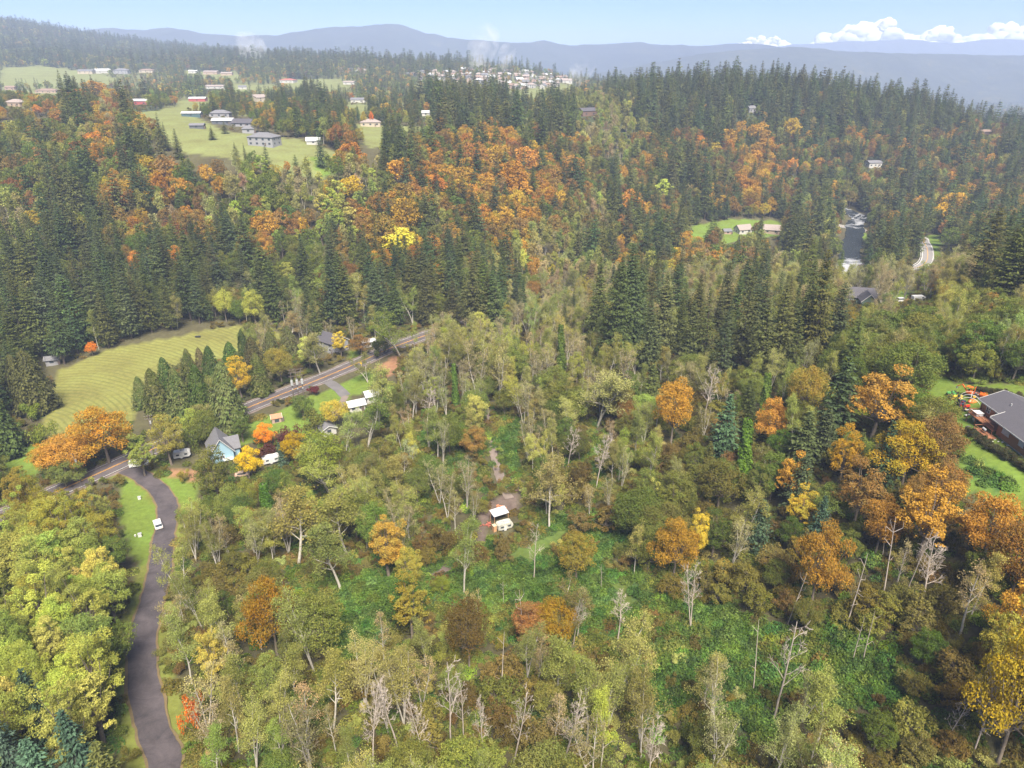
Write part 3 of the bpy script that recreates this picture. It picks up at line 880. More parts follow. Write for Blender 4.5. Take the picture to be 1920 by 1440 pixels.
# each maker returns dict(trunk=(V,Q), crown=(V,Q,lv), crown mats) for a plant of roughly the given height
def make_fir(seed, h=30, rb=4.6, levels=40, per=7, sprays=9, sparse=0.0, clear=0.12, droop=0.25, spray=1.0, pw=0.85):
    r = np.random.default_rng(seed)
    trunk = tubes([((0, 0, h * i / 5), (0, 0, h * (i + 1) / 5), 0.42 * (1 - i / 5.2) * h / 30, 0.42 * (1 - (i + 1) / 5.2) * h / 30) for i in range(5)], 6)
    C, Nn, T, S = [], [], [], []
    segs = []
    for k in range(levels):
        t = clear + (1 - clear) * (k / levels) + r.normal(0, 0.006)
        if t > 0.992: continue
        z = h * t
        tt = (t - clear) / (1 - clear)
        prof = (1 - tt) ** pw * min(1.0, 0.6 + 2.2 * tt)
        for j in range(per):
            if r.random() < sparse: continue
            az = (j + r.uniform(-0.35, 0.35)) * 2 * math.pi / per + k * 1.1
            L = rb * prof * r.uniform(0.55, 1.18) + 0.25
            el = -droop + 0.75 * tt + r.normal(0, 0.1)
            d = np.array([math.cos(az) * math.cos(el), math.sin(az) * math.cos(el), math.sin(el)])
            side = np.array([-math.sin(az), math.cos(az), 0])
            ns = max(2, int(round(sprays * (0.35 + 0.65 * prof))))
            s = np.linspace(0.22, 1.0, ns) + r.normal(0, 0.03, ns)
            sg = np.where(np.arange(ns) % 2 == 0, 1.0, -1.0) * (1 - 0.75 * (np.arange(ns) == ns - 1))
            wid = 0.30 * L * (1.05 - 0.6 * s)
            c = d[None] * (L * s)[:, None] + side[None] * (sg * wid * 0.6)[:, None]
            c[:, 2] += z - 0.05 * L * s ** 2 * 2 + r.normal(0, 0.06, ns) + 0.10 * L * s ** 3
            td = d[None] * 0.8 + side[None] * (sg * 0.75)[:, None] + np.array([0, 0, -0.18])[None] + r.normal(0, 0.15, (ns, 3))
            C.append(c); T.append(td)
            Nn.append(np.array([0, 0, 1.0])[None] + d[None] * 0.35 + r.normal(0, 0.38, (ns, 3)))
            S.append(spray * (0.55 + 0.22 * L * (1.1 - 0.5 * s)) * r.uniform(0.75, 1.25, ns))
            if L > 1.5 and k % 3 == 0:
                segs.append((np.array([0, 0, z]), np.array([0, 0, z]) + d * L * 0.7, 0.05, 0.02))
    C = np.concatenate(C); 
    V, Q = cards(C, np.concatenate(Nn), np.concatenate(S), r, 0.5, np.concatenate(T))
    lv = np.repeat(r.random(len(Q)), 4)
    tv, tq = trunk
    if segs:
        sv, sq = tubes(segs, 3)
        tq = np.concatenate([tq, sq + len(tv)]); tv = np.concatenate([tv, sv])
    return dict(h=h, r=rb, trunk=(tv, tq), crown=(V, Q, lv), lm=M_NEEDLE, bark=M_BARK_DARK)

def make_cedar(seed, h=18, rb=3.6, n=3000):
    r = np.random.default_rng(seed)
    t = r.random(n) ** 1.35
    az = r.uniform(0, 6.283, n)
    lob = 1 + 0.16 * np.sin(az * 5 + t * 9 + seed) + 0.10 * np.sin(az * 9 - t * 17)
    rad = rb * (1 - t) ** 0.58 * lob * np.minimum(1, 0.75 + 2.5 * t) * r.uniform(0.72, 1.05, n)
    c = np.stack([np.cos(az) * rad, np.sin(az) * rad, 0.4 + (h - 0.4) * t], 1)
    out = np.stack([np.cos(az), np.sin(az), np.full(n, 0.45)], 1)
    V, Q = cards(c, out + r.normal(0, 0.4, (n, 3)), r.uniform(0.5, 1.0, n) * (1.1 - 0.4 * t), r, 0.45, np.stack([np.cos(az) * .25, np.sin(az) * .25, -np.ones(n)], 1) + r.normal(0, .25, (n, 3)))
    tr = tubes([((0, 0, 0), (0, 0, h * 0.5), 0.4, 0.22), ((0, 0, h * 0.5), (0, 0, h * 0.98), 0.22, 0.04)], 6)
    return dict(h=h, r=rb, trunk=tr, crown=(V, Q, np.repeat(r.random(n), 4)), lm=M_NEEDLE, bark=M_BARK)

def make_broad(seed, h=16, rb=5, clumps=30, leaves=3400, leaf=0.5, low=0.25, tall=1.0, gap=0.0, bark=None, wild=0.0):
    """rounded crown of leaf clumps carried on limbs"""
    r = np.random.default_rng(seed)
    cz = h * (low + (1 - low) * 0.5); rz = h * (1 - low) * 0.5
    cc, cr = [], []
    for k in range(clumps):
        zz = 1 - 1.75 * (k + 0.5) / clumps
        az = k * 2.39996 + r.normal(0, 0.25)
        rr = math.sqrt(max(0, 1 - zz * zz))
        f = r.uniform(0.55, 0.86) * (1 + wild * r.normal(0, 0.25))
        cc.append((math.cos(az) * rr * rb * f, math.sin(az) * rr * rb * f, cz + zz * rz * f * (1.0 if zz > 0 else 0.8)))
        cr.append(rb * r.uniform(0.24, 0.40) * (1 - 0.2 * wild))
    cc = np.array(cc); cr = np.array(cr)
    w = cr ** 2 / (cr ** 2).sum()
    idx = r.choice(clumps, leaves, p=w)
    dv = r.normal(size=(leaves, 3)); dv /= np.linalg.norm(dv, axis=1)[:, None]
    dv[:, 2] = np.where((dv[:, 2] < 0) & (r.random(leaves) < 0.6), -dv[:, 2], dv[:, 2])
    rad = cr[idx] * r.uniform(0.45, 1.06, leaves) ** 0.6
    lump = 1 + 0.18 * np.sin(dv[:, 0] * 7 + idx) * np.sin(dv[:, 1] * 6 + 2 * idx)
    p = cc[idx] + dv * (rad * lump)[:, None] * np.array([1, 1, 0.85])
    if gap > 0:
        keep = vnoise(p[:, 0] * 0.9 + 50 + p[:, 2] * 0.6, p[:, 1] * 0.9 + 50 - p[:, 2] * 0.5) > gap
        p, dv = p[keep], dv[keep]
    n = len(p)
    outw = p - np.array([0, 0, cz * 0.8]); outw /= np.linalg.norm(outw, axis=1)[:, None] + 1e-9
    V, Q = cards(p, dv * 0.6 + outw * 0.4 + np.array([0, 0, 0.3]) + r.normal(0, 0.75, (n, 3)), leaf * r.uniform(0.6, 1.35, n), r, 0.7)
    segs = []
    top = np.array([r.normal(0, .3), r.normal(0, .3), h * max(low, 0.18) + 0.15 * h])
    segs.append((np.zeros(3), top * np.array([.4, .4, .5]), 0.022 * h, 0.018 * h)); segs.append((top * np.array([.4, .4, .5]), top, 0.018 * h, 0.014 * h))
    for k in range(0, clumps, 1):
        mid = top * 0.45 + cc[k] * 0.55 + np.array([0, 0, -0.05 * h]) + r.normal(0, 0.25, 3)
        segs.append((top if k % 2 else top * 0.85, mid, 0.0085 * h, 0.005 * h)); segs.append((mid, cc[k], 0.005 * h, 0.015))
    return dict(h=h, r=rb, trunk=tubes(segs, 5), crown=(V, Q, np.repeat(r.random(n), 4)), lm=M_LEAF, bark=bark or M_BARK)

def make_alder(seed, h=17, leaves=1700, leaf=0.36, stems=1, bare=0.3, nb=15, blen=0.27, spr=0.55):
    """slender pale tree with thin, half-fallen foliage"""
    r = np.random.default_rng(seed)
    segs, tips = skeleton(r, h, 0.012 * h, nb=nb, first=0.32, spread=0.5, blen=blen, sub=5, twig=3, stems=stems, up=0.3)
    keep = r.random(len(tips)) > bare
    tp = tips[keep]
    idx = r.integers(0, len(tp), leaves)
    p = tp[idx] + r.normal(0, spr, (leaves, 3)) * np.array([1, 1, 0.8])
    V, Q = cards(p, np.array([0, 0, 0.7]) + r.normal(0, 0.7, (leaves, 3)), leaf * r.uniform(0.6, 1.4, leaves), r, 0.65)
    big = [s for s in segs if s[2] > 0.05]; small = [s for s in segs if s[2] <= 0.05]
    a = tubes(big, 5); b = tubes([(s[0], s[1], max(s[2] * .7, .022), max(s[3], .012)) for s in small], 3)
    return dict(h=h, r=h * blen * 0.9, trunk=a, limbs=b, crown=(V, Q, np.repeat(r.random(leaves), 4)), lm=M_LEAF, bark=M_BARK_PALE)

def make_snag(seed, h=14, nb=11, sub=4, twig=3, blen=0.25, lean=0.08, stems=1, first=0.35, up=0.2, spread=0.5):
    r = np.random.default_rng(seed)
    segs, tips = skeleton(r, h, 0.0085 * h + 0.03, nb=nb, first=first, spread=spread, blen=blen, sub=sub, twig=twig, lean=lean, up=up, stems=stems, brk=0.9)
    big = segs[:9 * 1] if stems == 1 else [s for s in segs if s[2] > 0.09]
    small = segs[9:] if stems == 1 else [s for s in segs if s[2] <= 0.09]
    a = tubes(big, 6); b = tubes([(s[0], s[1], max(s[2] * .8, .026), max(s[3], .014)) for s in small], 3)
    return dict(h=h, r=h * blen, trunk=a, limbs=b, crown=None, bark=M_DEAD)

def make_pole(seed, h=12, stubs=5):
    r = np.random.default_rng(seed)
    d = np.array([r.normal(0, .07), r.normal(0, .07), 1.0]); pts = [np.zeros(3)]
    for i in range(6):
        d = d + r.normal(0, .035, 3) * np.array([1, 1, 0]); pts.append(pts[-1] + d / np.linalg.norm(d) * h / 6)
    segs = [(pts[i], pts[i + 1], 0.15 * (1 - i / 8), 0.15 * (1 - (i + 1) / 8)) for i in range(6)]
    st = []
    for k in range(stubs):
        i = r.integers(2, 6); p = pts[i]
        az = r.uniform(0, 6.28); e = p + np.array([math.cos(az), math.sin(az), r.uniform(0.1, .9)]) * r.uniform(0.5, 1.8)
        st.append((p, e, 0.06, 0.03)); st.append((e, e + r.normal(0, .5, 3), .035, .02))
    tv, tq = tubes(segs, 6); sv, sq = tubes(st, 3)
    return dict(h=h, r=1.2, trunk=(np.concatenate([tv, sv]), np.concatenate([tq, sq + len(tv)])), crown=None, bark=M_DEAD)

def make_ivy(seed, h=12, n=1500):
    r = np.random.default_rng(seed)
    t = r.random(n); az = r.uniform(0, 6.283, n)
    rad = (1.25 - 0.75 * t) * (1 + .25 * np.sin(az * 3 + t * 14)) * r.uniform(.6, 1.05, n)
    c = np.stack([np.cos(az) * rad, np.sin(az) * rad, h * t], 1)
    V, Q = cards(c, np.stack([np.cos(az), np.sin(az), np.full(n, .5)], 1) + r.normal(0, .4, (n, 3)), r.uniform(.3, .6, n), r, .8)
    return dict(h=h, r=1.2, trunk=tubes([((0, 0, 0), (0, 0, h), .2, .1)], 5), crown=(V, Q, np.repeat(r.random(n), 4)), lm=M_LEAF, bark=M_BARK)

def make_shrub(seed, h=3.2, rb=2.4, n=900, leaf=0.34):
    r = np.random.default_rng(seed)
    k = 11
    cc = np.stack([r.normal(0, rb * .45, k), r.normal(0, rb * .45, k), r.uniform(.35, .8, k) * h], 1)
    cr = r.uniform(.3, .5, k) * rb
    i = r.integers(0, k, n)
    dv = r.normal(size=(n, 3)); dv /= np.linalg.norm(dv, axis=1)[:, None]; dv[:, 2] = np.abs(dv[:, 2]) * np.where(r.random(n) < .8, 1, -1)
    p = cc[i] + dv * (cr[i] * r.uniform(.5, 1.05, n))[:, None]
    p[:, 2] = np.maximum(p[:, 2], .1)
    V, Q = cards(p, dv * .7 + np.array([0, 0, .4]) + r.normal(0, .5, (n, 3)), leaf * r.uniform(.6, 1.4, n), r, .7)
    segs = [(np.array([0, 0, 0]), c, .05, .02) for c in cc]
    return dict(h=h, r=rb, trunk=tubes(segs, 3), crown=(V, Q, np.repeat(r.random(n), 4)), lm=M_LEAF, bark=M_BARK)

def make_bramble(seed, rb=1.7, h=1.3, n=260):
    """low arching canes with leaflets"""
    r = np.random.default_rng(seed)
    az = r.uniform(0, 6.283, n); rr = rb * np.sqrt(r.random(n))
    z = h * (1 - (rr / rb) ** 2 * .75) * r.uniform(.45, 1.05, n) * (1 + .3 * np.sin(az * 4 + seed))
    p = np.stack([np.cos(az) * rr, np.sin(az) * rr, np.maximum(z, .08)], 1)
    V, Q = cards(p, np.array([0, 0, 1.]) + np.stack([np.cos(az) * .5, np.sin(az) * .5, az * 0], 1) + r.normal(0, .5, (n, 3)), r.uniform(.18, .42, n), r, .75)
    return dict(h=h, r=rb, trunk=None, crown=(V, Q, np.repeat(r.random(n), 4)), lm=M_LEAF, bark=M_BARK)

# ------------------------------------------------------------------ prototypes by kind and level of detail (0 near, 1 middle, 2 far)
PROTO = {}
def reg(kind, lod, *protos):
    PROTO[(kind, lod)] = list(protos)
reg('fir', 0, make_fir(1, 32, 6.4, 50, 8, 13, .04, spray=.78), make_fir(2, 32, 5.8, 46, 8, 12, 0.12, 0.14, 0.32, .8), make_fir(3, 32, 7.0, 48, 8, 13, 0.08, 0.08, 0.2, .8), make_fir(4, 32, 5.4, 42, 7, 11, 0.24, 0.2, 0.3, .8, pw=0.72), make_fir(8, 32, 6.8, 48, 8, 12, 0.10, 0.06, 0.15, .8, pw=0.6), make_fir(9, 32, 6.0, 40, 7, 12, 0.30, 0.12, 0.38, .8, pw=0.95))
reg('fir', 1, *[make_fir(10 + k, 32, 6.6 + .3 * (k % 3), 30, 7, 7, 0.05 * k, 0.05 + .03 * k, 0.28, 1.25, pw=(.85, .65, .75, .95, .58, .8)[k]) for k in range(6)])
reg('fir', 2, *[make_fir(20 + k, 32, 6.6, 14, 6, 3, 0.05 * k, 0.05, 0.25, 2.4, pw=(.85, .65, .75)[k]) for k in range(3)])
reg('youngfir', 0, make_fir(5, 12, 3.4, 28, 8, 8, 0, 0.02, 0.1, 0.75, 0.95), make_fir(6, 12, 3.0, 28, 8, 8, 0.05, 0.03, 0.15, .7, 0.9), make_fir(7, 12, 3.2, 24, 7, 8, 0.12, 0.03, 0.2, .75, 0.8))
reg('cedar', 0, make_cedar(1, n=4200), make_cedar(2, 18, 3.2, 4000), make_cedar(3, 18, 4.0, 4600))
reg('maple', 0, make_broad(31, 16, 5.6, 36, 12500, .29, .16), make_broad(32, 16, 5.2, 30, 12000, .29, .2, gap=.25), make_broad(33, 16, 6.0, 40, 13000, .29, .14, wild=.5, gap=.1), make_broad(34, 16, 4.8, 28, 11000, .29, .2, gap=.36, wild=.7), make_broad(35, 16, 5.4, 34, 12500, .29, .12, gap=.2, wild=.45))
reg('maple', 1, *[make_broad(40 + k, 16, 6.2, 24, 1900, .75, .12, gap=.06 * k, wild=.2 * k) for k in range(4)])
reg('maple', 2, *[make_broad(45 + k, 16, 6.0, 9, 180, 2.0, .1) for k in range(3)])
reg('cottonwood', 0, make_broad(51, 18, 4.2, 44, 13500, .235, .10, gap=.15, wild=.5), make_broad(52, 18, 3.8, 40, 13000, .235, .12, gap=.25, wild=.7), make_broad(53, 18, 4.6, 48, 14000, .235, .08, gap=.12, wild=.7), make_broad(54, 18, 4.0, 36, 13000, .235, .1, gap=.3, wild=.9))
reg('cottonwood', 1, *[make_broad(55 + k, 18, 4.4, 22, 1500, .75, .12, wild=.4) for k in range(2)])
reg('alder', 0, make_alder(61, 17, 6800, .245, 1, .15, spr=.5), make_alder(62, 17, 6000, .245, 2, .25, 11, spr=.5), make_alder(63, 17, 5200, .24, 1, .35, 15, .24, .45), make_alder(64, 17, 7600, .245, 3, .15, 9, spr=.55), make_alder(65, 17, 6400, .245, 2, .25, 12, .3, spr=.5))
reg('alder', 1, *[make_alder(66 + k, 17, 1500, .72, 1, .05, 9, .27, .8) for k in range(3)])
reg('baldalder', 0, make_alder(71, 16, 1700, .28, 2, .4, 12, .26, .4), make_alder(72, 16, 1100, .26, 1, .5, 15, .25, .4), make_alder(73, 16, 2100, .28, 3, .4, 9, .26, .45))
reg('snag', 0, make_snag(81, 14, 14, 6, 4, lean=.03), make_snag(82, 14, 18, 7, 4, .24, .05), make_snag(83, 14, 11, 5, 3, .28, .06, up=.05), make_snag(84, 14, 22, 7, 5, .27, .02, first=.42, spread=.25), make_snag(85, 14, 12, 6, 4, .26, .04, 2), make_snag(86, 14, 20, 7, 5, .28, .03, first=.3, spread=.35))
reg('pole', 0, make_pole(91), make_pole(92, 12, 2), make_pole(93, 12, 8))
reg('ivy', 0, make_ivy(95, n=2600))
reg('shrub', 0, make_shrub(101, n=1500, leaf=.26), make_shrub(102, 3.6, 2.2, 1500, .26), make_shrub(103, 2.8, 2.8, 1600, .26), make_shrub(104, 4.2, 2.3, 1700, .26))
reg('thicket', 0, make_broad(105, 6.5, 3.2, 26, 4200, .27, .02, gap=.15, wild=.7), make_broad(106, 6.5, 3.6, 30, 4600, .27, .0, gap=.2, wild=.9), make_broad(107, 6.5, 2.8, 24, 4000, .27, .02, gap=.25, wild=.6))
reg('bramble', 0, make_bramble(111, n=420), make_bramble(112, 1.9, 1.0, 420), make_bramble(113, 1.5, 1.9, 420), make_bramble(114, 2.1, 1.3, 480))

def proto_meshes(kind, lod):
    out = []
    for i, p in enumerate(PROTO[(kind, lod)]):
        if 'tm' not in p:
            nm = '%s_%d_%d' % (kind, lod, i)
            p['tm'] = np_mesh(nm + '_trunk', p['trunk'][0], p['trunk'][1], mats=[p['bark']], smooth=True) if p['trunk'] else None
            p['lmesh'] = np_mesh(nm + '_limbs', p['limbs'][0], p['limbs'][1], mats=[M_DEAD if p['crown'] is None else M_TWIG]) if p.get('limbs') else None
            p['cm'] = np_mesh(nm + '_crown', p['crown'][0], p['crown'][1], mats=[p['lm']], attrs={'lv': ('FLOAT', p['crown'][2])}) if p['crown'] else None
        out.append(p)
    return out

_whole = {}
def whole_meshes(kind, lod):
    """trunk and crown as one mesh, for the uncountable rest of the woods"""
    key = (kind, lod)
    if key in _whole: return _whole[key]
    c = bpy.data.collections.new('source_%s_%d' % (kind, lod))
    for i, p in enumerate(PROTO[key]):
        parts = []
        if p['trunk']: parts.append((p['trunk'][0], p['trunk'][1], 0, 0.5))
        if p.get('limbs'): parts.append((p['limbs'][0], p['limbs'][1], 0, 0.5))
        if p['crown']: parts.append((p['crown'][0], p['crown'][1], 1, p['crown'][2]))
        V, Q, Mi, L = merge(parts)
        me = np_mesh('%s_%d_%d_whole' % (kind, lod, i), V, Q, mats=[p['bark'], p.get('lm') or p['bark']], mat_idx=Mi, attrs={'lv': ('FLOAT', L)})
        o = bpy.data.objects.new('source_%02d' % i, me)
        c.objects.link(o)
    _whole[key] = c
    return c

def stuff_scatter(name, label, kind, lod, P, S, RZ, T1, T2, cat):
    """the rest of a wood as one object: its points carry instances of the plants"""
    n = len(P)
    if n == 0: return
    c = whole_meshes(kind, lod)
    k = len(c.objects)
    rot = np.stack([rng.normal(0, .03, n), rng.normal(0, .03, n), RZ], 1)
    me = np_mesh(name, P, attrs={'scl': ('FLOAT_VECTOR', S), 'rot': ('FLOAT_VECTOR', rot), 'idx': ('INT', rng.integers(0, k, n)),
                                 'tint': ('FLOAT_COLOR', np.concatenate([T1, np.ones((n, 1))], 1)), 'tint2': ('FLOAT_COLOR', np.concatenate([T2, np.ones((n, 1))], 1))})
    o = link(name, me)
    g = bpy.data.node_groups.new(name + '_nodes', 'GeometryNodeTree')
    g.interface.new_socket('Geometry', in_out='INPUT', socket_type='NodeSocketGeometry')
    g.interface.new_socket('Geometry', in_out='OUTPUT', socket_type='NodeSocketGeometry')
    gi = g.nodes.new('NodeGroupInput'); go = g.nodes.new('NodeGroupOutput')
    ci = g.nodes.new('GeometryNodeCollectionInfo'); ci.inputs[0].default_value = c
    ci.inputs['Separate Children'].default_value = True; ci.inputs['Reset Children'].default_value = True
    ip = g.nodes.new('GeometryNodeInstanceOnPoints')
    def na(nm, ty):
        a = g.nodes.new('GeometryNodeInputNamedAttribute'); a.data_type = ty; a.inputs['Name'].default_value = nm
        return a.outputs[0]
    g.links.new(gi.outputs[0], ip.inputs['Points'])
    g.links.new(ci.outputs[0], ip.inputs['Instance'])
    ip.inputs['Pick Instance'].default_value = True
    g.links.new(na('idx', 'INT'), ip.inputs['Instance Index'])
    g.links.new(na('rot', 'FLOAT_VECTOR'), ip.inputs['Rotation'])
    g.links.new(na('scl', 'FLOAT_VECTOR'), ip.inputs['Scale'])
    g.links.new(ip.outputs[0], go.inputs[0])
    md = o.modifiers.new('scatter', 'NODES'); md.node_group = g
    tag(o, label, cat, kind='stuff')
    return o

def plant(name, label, cat, group, kind, lod, var, loc, scl, rz, t1, t2, lean=(0, 0)):
    """one countable tree: an empty at the foot with trunk, limbs and crown"""
    p = proto_meshes(kind, lod)[var % len(PROTO[(kind, lod)])]
    e = empty(name, loc, rz)
    e.rotation_euler = (lean[0], lean[1], rz)
    e.scale = scl
    tag(e, label, cat, group)
    for nm, me in (('trunk', p['tm']), ('limbs', p['lmesh']), ('crown', p['cm'])):
        if me is None: continue
        o = link(nm, me, e)
        if nm == 'limbs': o['kind'] = 'stuff'
        o['tint'] = tuple(float(x) for x in t1); o['tint2'] = tuple(float(x) for x in t2)
    return e

# ------------------------------------------------------------------ leaf colours (base colours of the leaves)
TINT = {
    'fir':    [((.084, .103, .031), (.093, .111, .032)), ((.068, .095, .036), (.078, .103, .038)), ((.097, .113, .032), (.106, .118, .034)), ((.067, .091, .041), (.074, .097, .041)), ((.090, .099, .036), (.100, .107, .036))],
    'bluefir': [((.061, .105, .066), (.077, .127, .077)), ((.055, .094, .055), (.072, .116, .061))],
    'cedar':  [((.098, .128, .033), (.129, .134, .050)), ((.077, .117, .030), (.108, .128, .040)), ((.144, .141, .061), (.103, .121, .040))],
    'orange': [((.450, .248, .036), (.356, .207, .036)), ((.402, .207, .036), (.473, .275, .041)), ((.356, .192, .041), (.237, .179, .041)), ((.497, .297, .041), (.356, .234, .041))],
    'gold':   [((.578, .373, .030), (.441, .327, .040)), ((.546, .396, .040), (.420, .338, .050))],
    'rust':   [((.271, .156, .044), (.204, .136, .042)), ((.326, .189, .047), (.230, .169, .050)), ((.230, .136, .047), (.176, .128, .042))],
    'green':  [((.120, .161, .032), (.160, .185, .040)), ((.143, .173, .037), (.194, .197, .043)), ((.103, .147, .032), (.137, .166, .037)), ((.171, .178, .043), (.137, .166, .038))],
    'yellow': [((.348, .376, .065), (.265, .324, .065)), ((.404, .406, .079), (.306, .339, .071)), ((.299, .339, .071), (.223, .279, .065)), ((.362, .370, .092), (.432, .422, .100))],
    'amber':  [((.350, .284, .044), (.260, .255, .050)), ((.370, .273, .039), (.280, .255, .050))],
    'pale':   [((.318, .317, .095), (.254, .269, .075)), ((.280, .289, .080), (.216, .243, .060)), ((.356, .337, .115), (.280, .283, .086)), ((.242, .263, .065), (.293, .297, .080))],
    'straw':  [((.380, .322, .166), (.299, .276, .124)), ((.333, .299, .134), (.265, .253, .104))],
    'brush':  [((.179, .137, .040), (.137, .121, .036)), ((.142, .131, .036), (.179, .147, .040)), ((.200, .142, .045), (.158, .126, .040)), ((.221, .189, .040), (.158, .142, .036))],
    'bramble': [((.080, .149, .032), (.113, .178, .037)), ((.070, .132, .035), (.100, .167, .040)), ((.127, .184, .031), (.093, .156, .032))],
    'lime':   [((.24, .30, .035), (.17, .23, .035))],
    'ivy':    [((.09, .16, .028), (.12, .19, .03))],
    'none':   [((.3, .25, .2), (.3, .25, .2))],
    'darkred': [((.13, .04, .04), (.10, .035, .035))],
    'vividorange': [((.68, .19, .015), (.6, .22, .025))],
    'vividyellow': [((.70, .45, .015), (.62, .45, .025))],
    'goldgreen': [((.56, .31, .03), (.36, .26, .035)), ((.50, .33, .035), (.28, .25, .04))],
}
MIX = {   # crown code -> (chance that a spot is planted, [(kind, tint, weight, height range)])
    'F': (.82, [('fir', 'fir', .70, (16, 32)), ('maple', 'green', .18, (12, 18)), ('maple', 'amber', .07, (12, 16)), ('maple', 'rust', .05, (12, 16))]),
    'C': (.66, [('fir', 'fir', .80, (17, 36)), ('maple', 'green', .10, (12, 18)), ('maple', 'orange', .02, (11, 16)), ('alder', 'pale', .06, (13, 18))]),
    'M': (.85, [('fir', 'fir', .36, (18, 32)), ('maple', 'orange', .10, (13, 18)), ('maple', 'rust', .22, (13, 18)), ('maple', 'green', .20, (13, 18)), ('alder', 'pale', .12, (13, 18))]),
    'O': (.9, [('maple', 'orange', .50, (14, 19)), ('maple', 'rust', .18, (13, 18)), ('fir', 'fir', .20, (18, 28)), ('maple', 'green', .16, (12, 16))]),
    'R': (.9, [('maple', 'rust', .30, (10, 15)), ('maple', 'orange', .20, (11, 15)), ('maple', 'goldgreen', .10, (10, 14)), ('maple', 'green', .18, (9, 13)), ('youngfir', 'fir', .10, (9, 14)), ('baldalder', 'straw', .06, (11, 15)), ('thicket', 'brush', .06, (5, 7))]),
    'Q': (.9, [('youngfir', 'fir', .40, (10, 17)), ('maple', 'green', .22, (9, 13)), ('thicket', 'brush', .20, (4.5, 7)), ('maple', 'rust', .10, (9, 13)), ('youngfir', 'bluefir', .08, (9, 14))]),
    'G': (.95, [('maple', 'green', .55, (11, 16)), ('alder', 'pale', .25, (12, 16)), ('maple', 'rust', .06, (10, 14)), ('cottonwood', 'yellow', .09, (12, 16)), ('thicket', 'brush', .05, (4, 6))]),
    'A': (.84, [('alder', 'pale', .42, (12, 18)), ('alder', 'yellow', .12, (11, 16)), ('baldalder', 'straw', .30, (11, 16)), ('maple', 'green', .10, (8, 12)), ('thicket', 'brush', .13, (4, 7)), ('cottonwood', 'yellow', .06, (11, 15)), ('thicket', 'lime', .04, (4, 6))]),
    'Y': (.95, [('cottonwood', 'yellow', .84, (14, 20)), ('maple', 'green', .08, (10, 14)), ('cottonwood', 'amber', .02, (15, 20))]),
    'P': (.9, [('alder', 'straw', .50, (12, 16)), ('alder', 'pale', .34, (12, 17)), ('fir', 'fir', .07, (16, 26)), ('cottonwood', 'amber', .09, (10, 14))]),
    'W': (.95, [('cottonwood', 'amber', .62, (15, 20)), ('cottonwood', 'yellow', .38, (14, 19))]),
    'E': (.8, [('fir', 'fir', .26, (20, 34)), ('alder', 'pale', .32, (11, 16)), ('alder', 'straw', .12, (11, 15)), ('maple', 'green', .18, (9, 13)), ('thicket', 'brush', .12, (4, 7))]),
    'J': (.9, [('youngfir', 'bluefir', .75, (12, 18)), ('cottonwood', 'yellow', .25, (12, 15))]),
    'D': (.85, [('cedar', 'cedar', .85, (14, 20)), ('alder', 'pale', .15, (12, 15))]),
    'U': (.85, [('thicket', 'brush', .66, (4.5, 8)), ('maple', 'green', .10, (7, 11)), ('baldalder', 'straw', .12, (9, 14)), ('alder', 'pale', .12, (9, 14))]),
    'S': (.20, [('thicket', 'brush', .30, (3.5, 5.5)), ('shrub', 'brush', .25, (2, 3.5)), ('baldalder', 'straw', .22, (9, 13)), ('pole', 'none', .10, (6, 11)), ('snag', 'none', .06, (9, 12)), ('maple', 'lime', .12, (4, 6))]),
    'B': (.05, [('shrub', 'brush', .8, (2, 4)), ('pole', 'none', .2, (5, 8))]),
    'H': (.60, [('fir', 'fir', .55, (10, 21)), ('maple', 'green', .22, (9, 14)), ('maple', 'amber', .10, (8, 13)), ('maple', 'orange', .08, (8, 13))]),
    'h': (.30, [('fir', 'fir', .42, (8, 15)), ('maple', 'green', .28, (7, 12)), ('maple', 'amber', .12, (7, 11)), ('maple', 'rust', .15, (7, 11))]),
    '.': (.0, []),
}
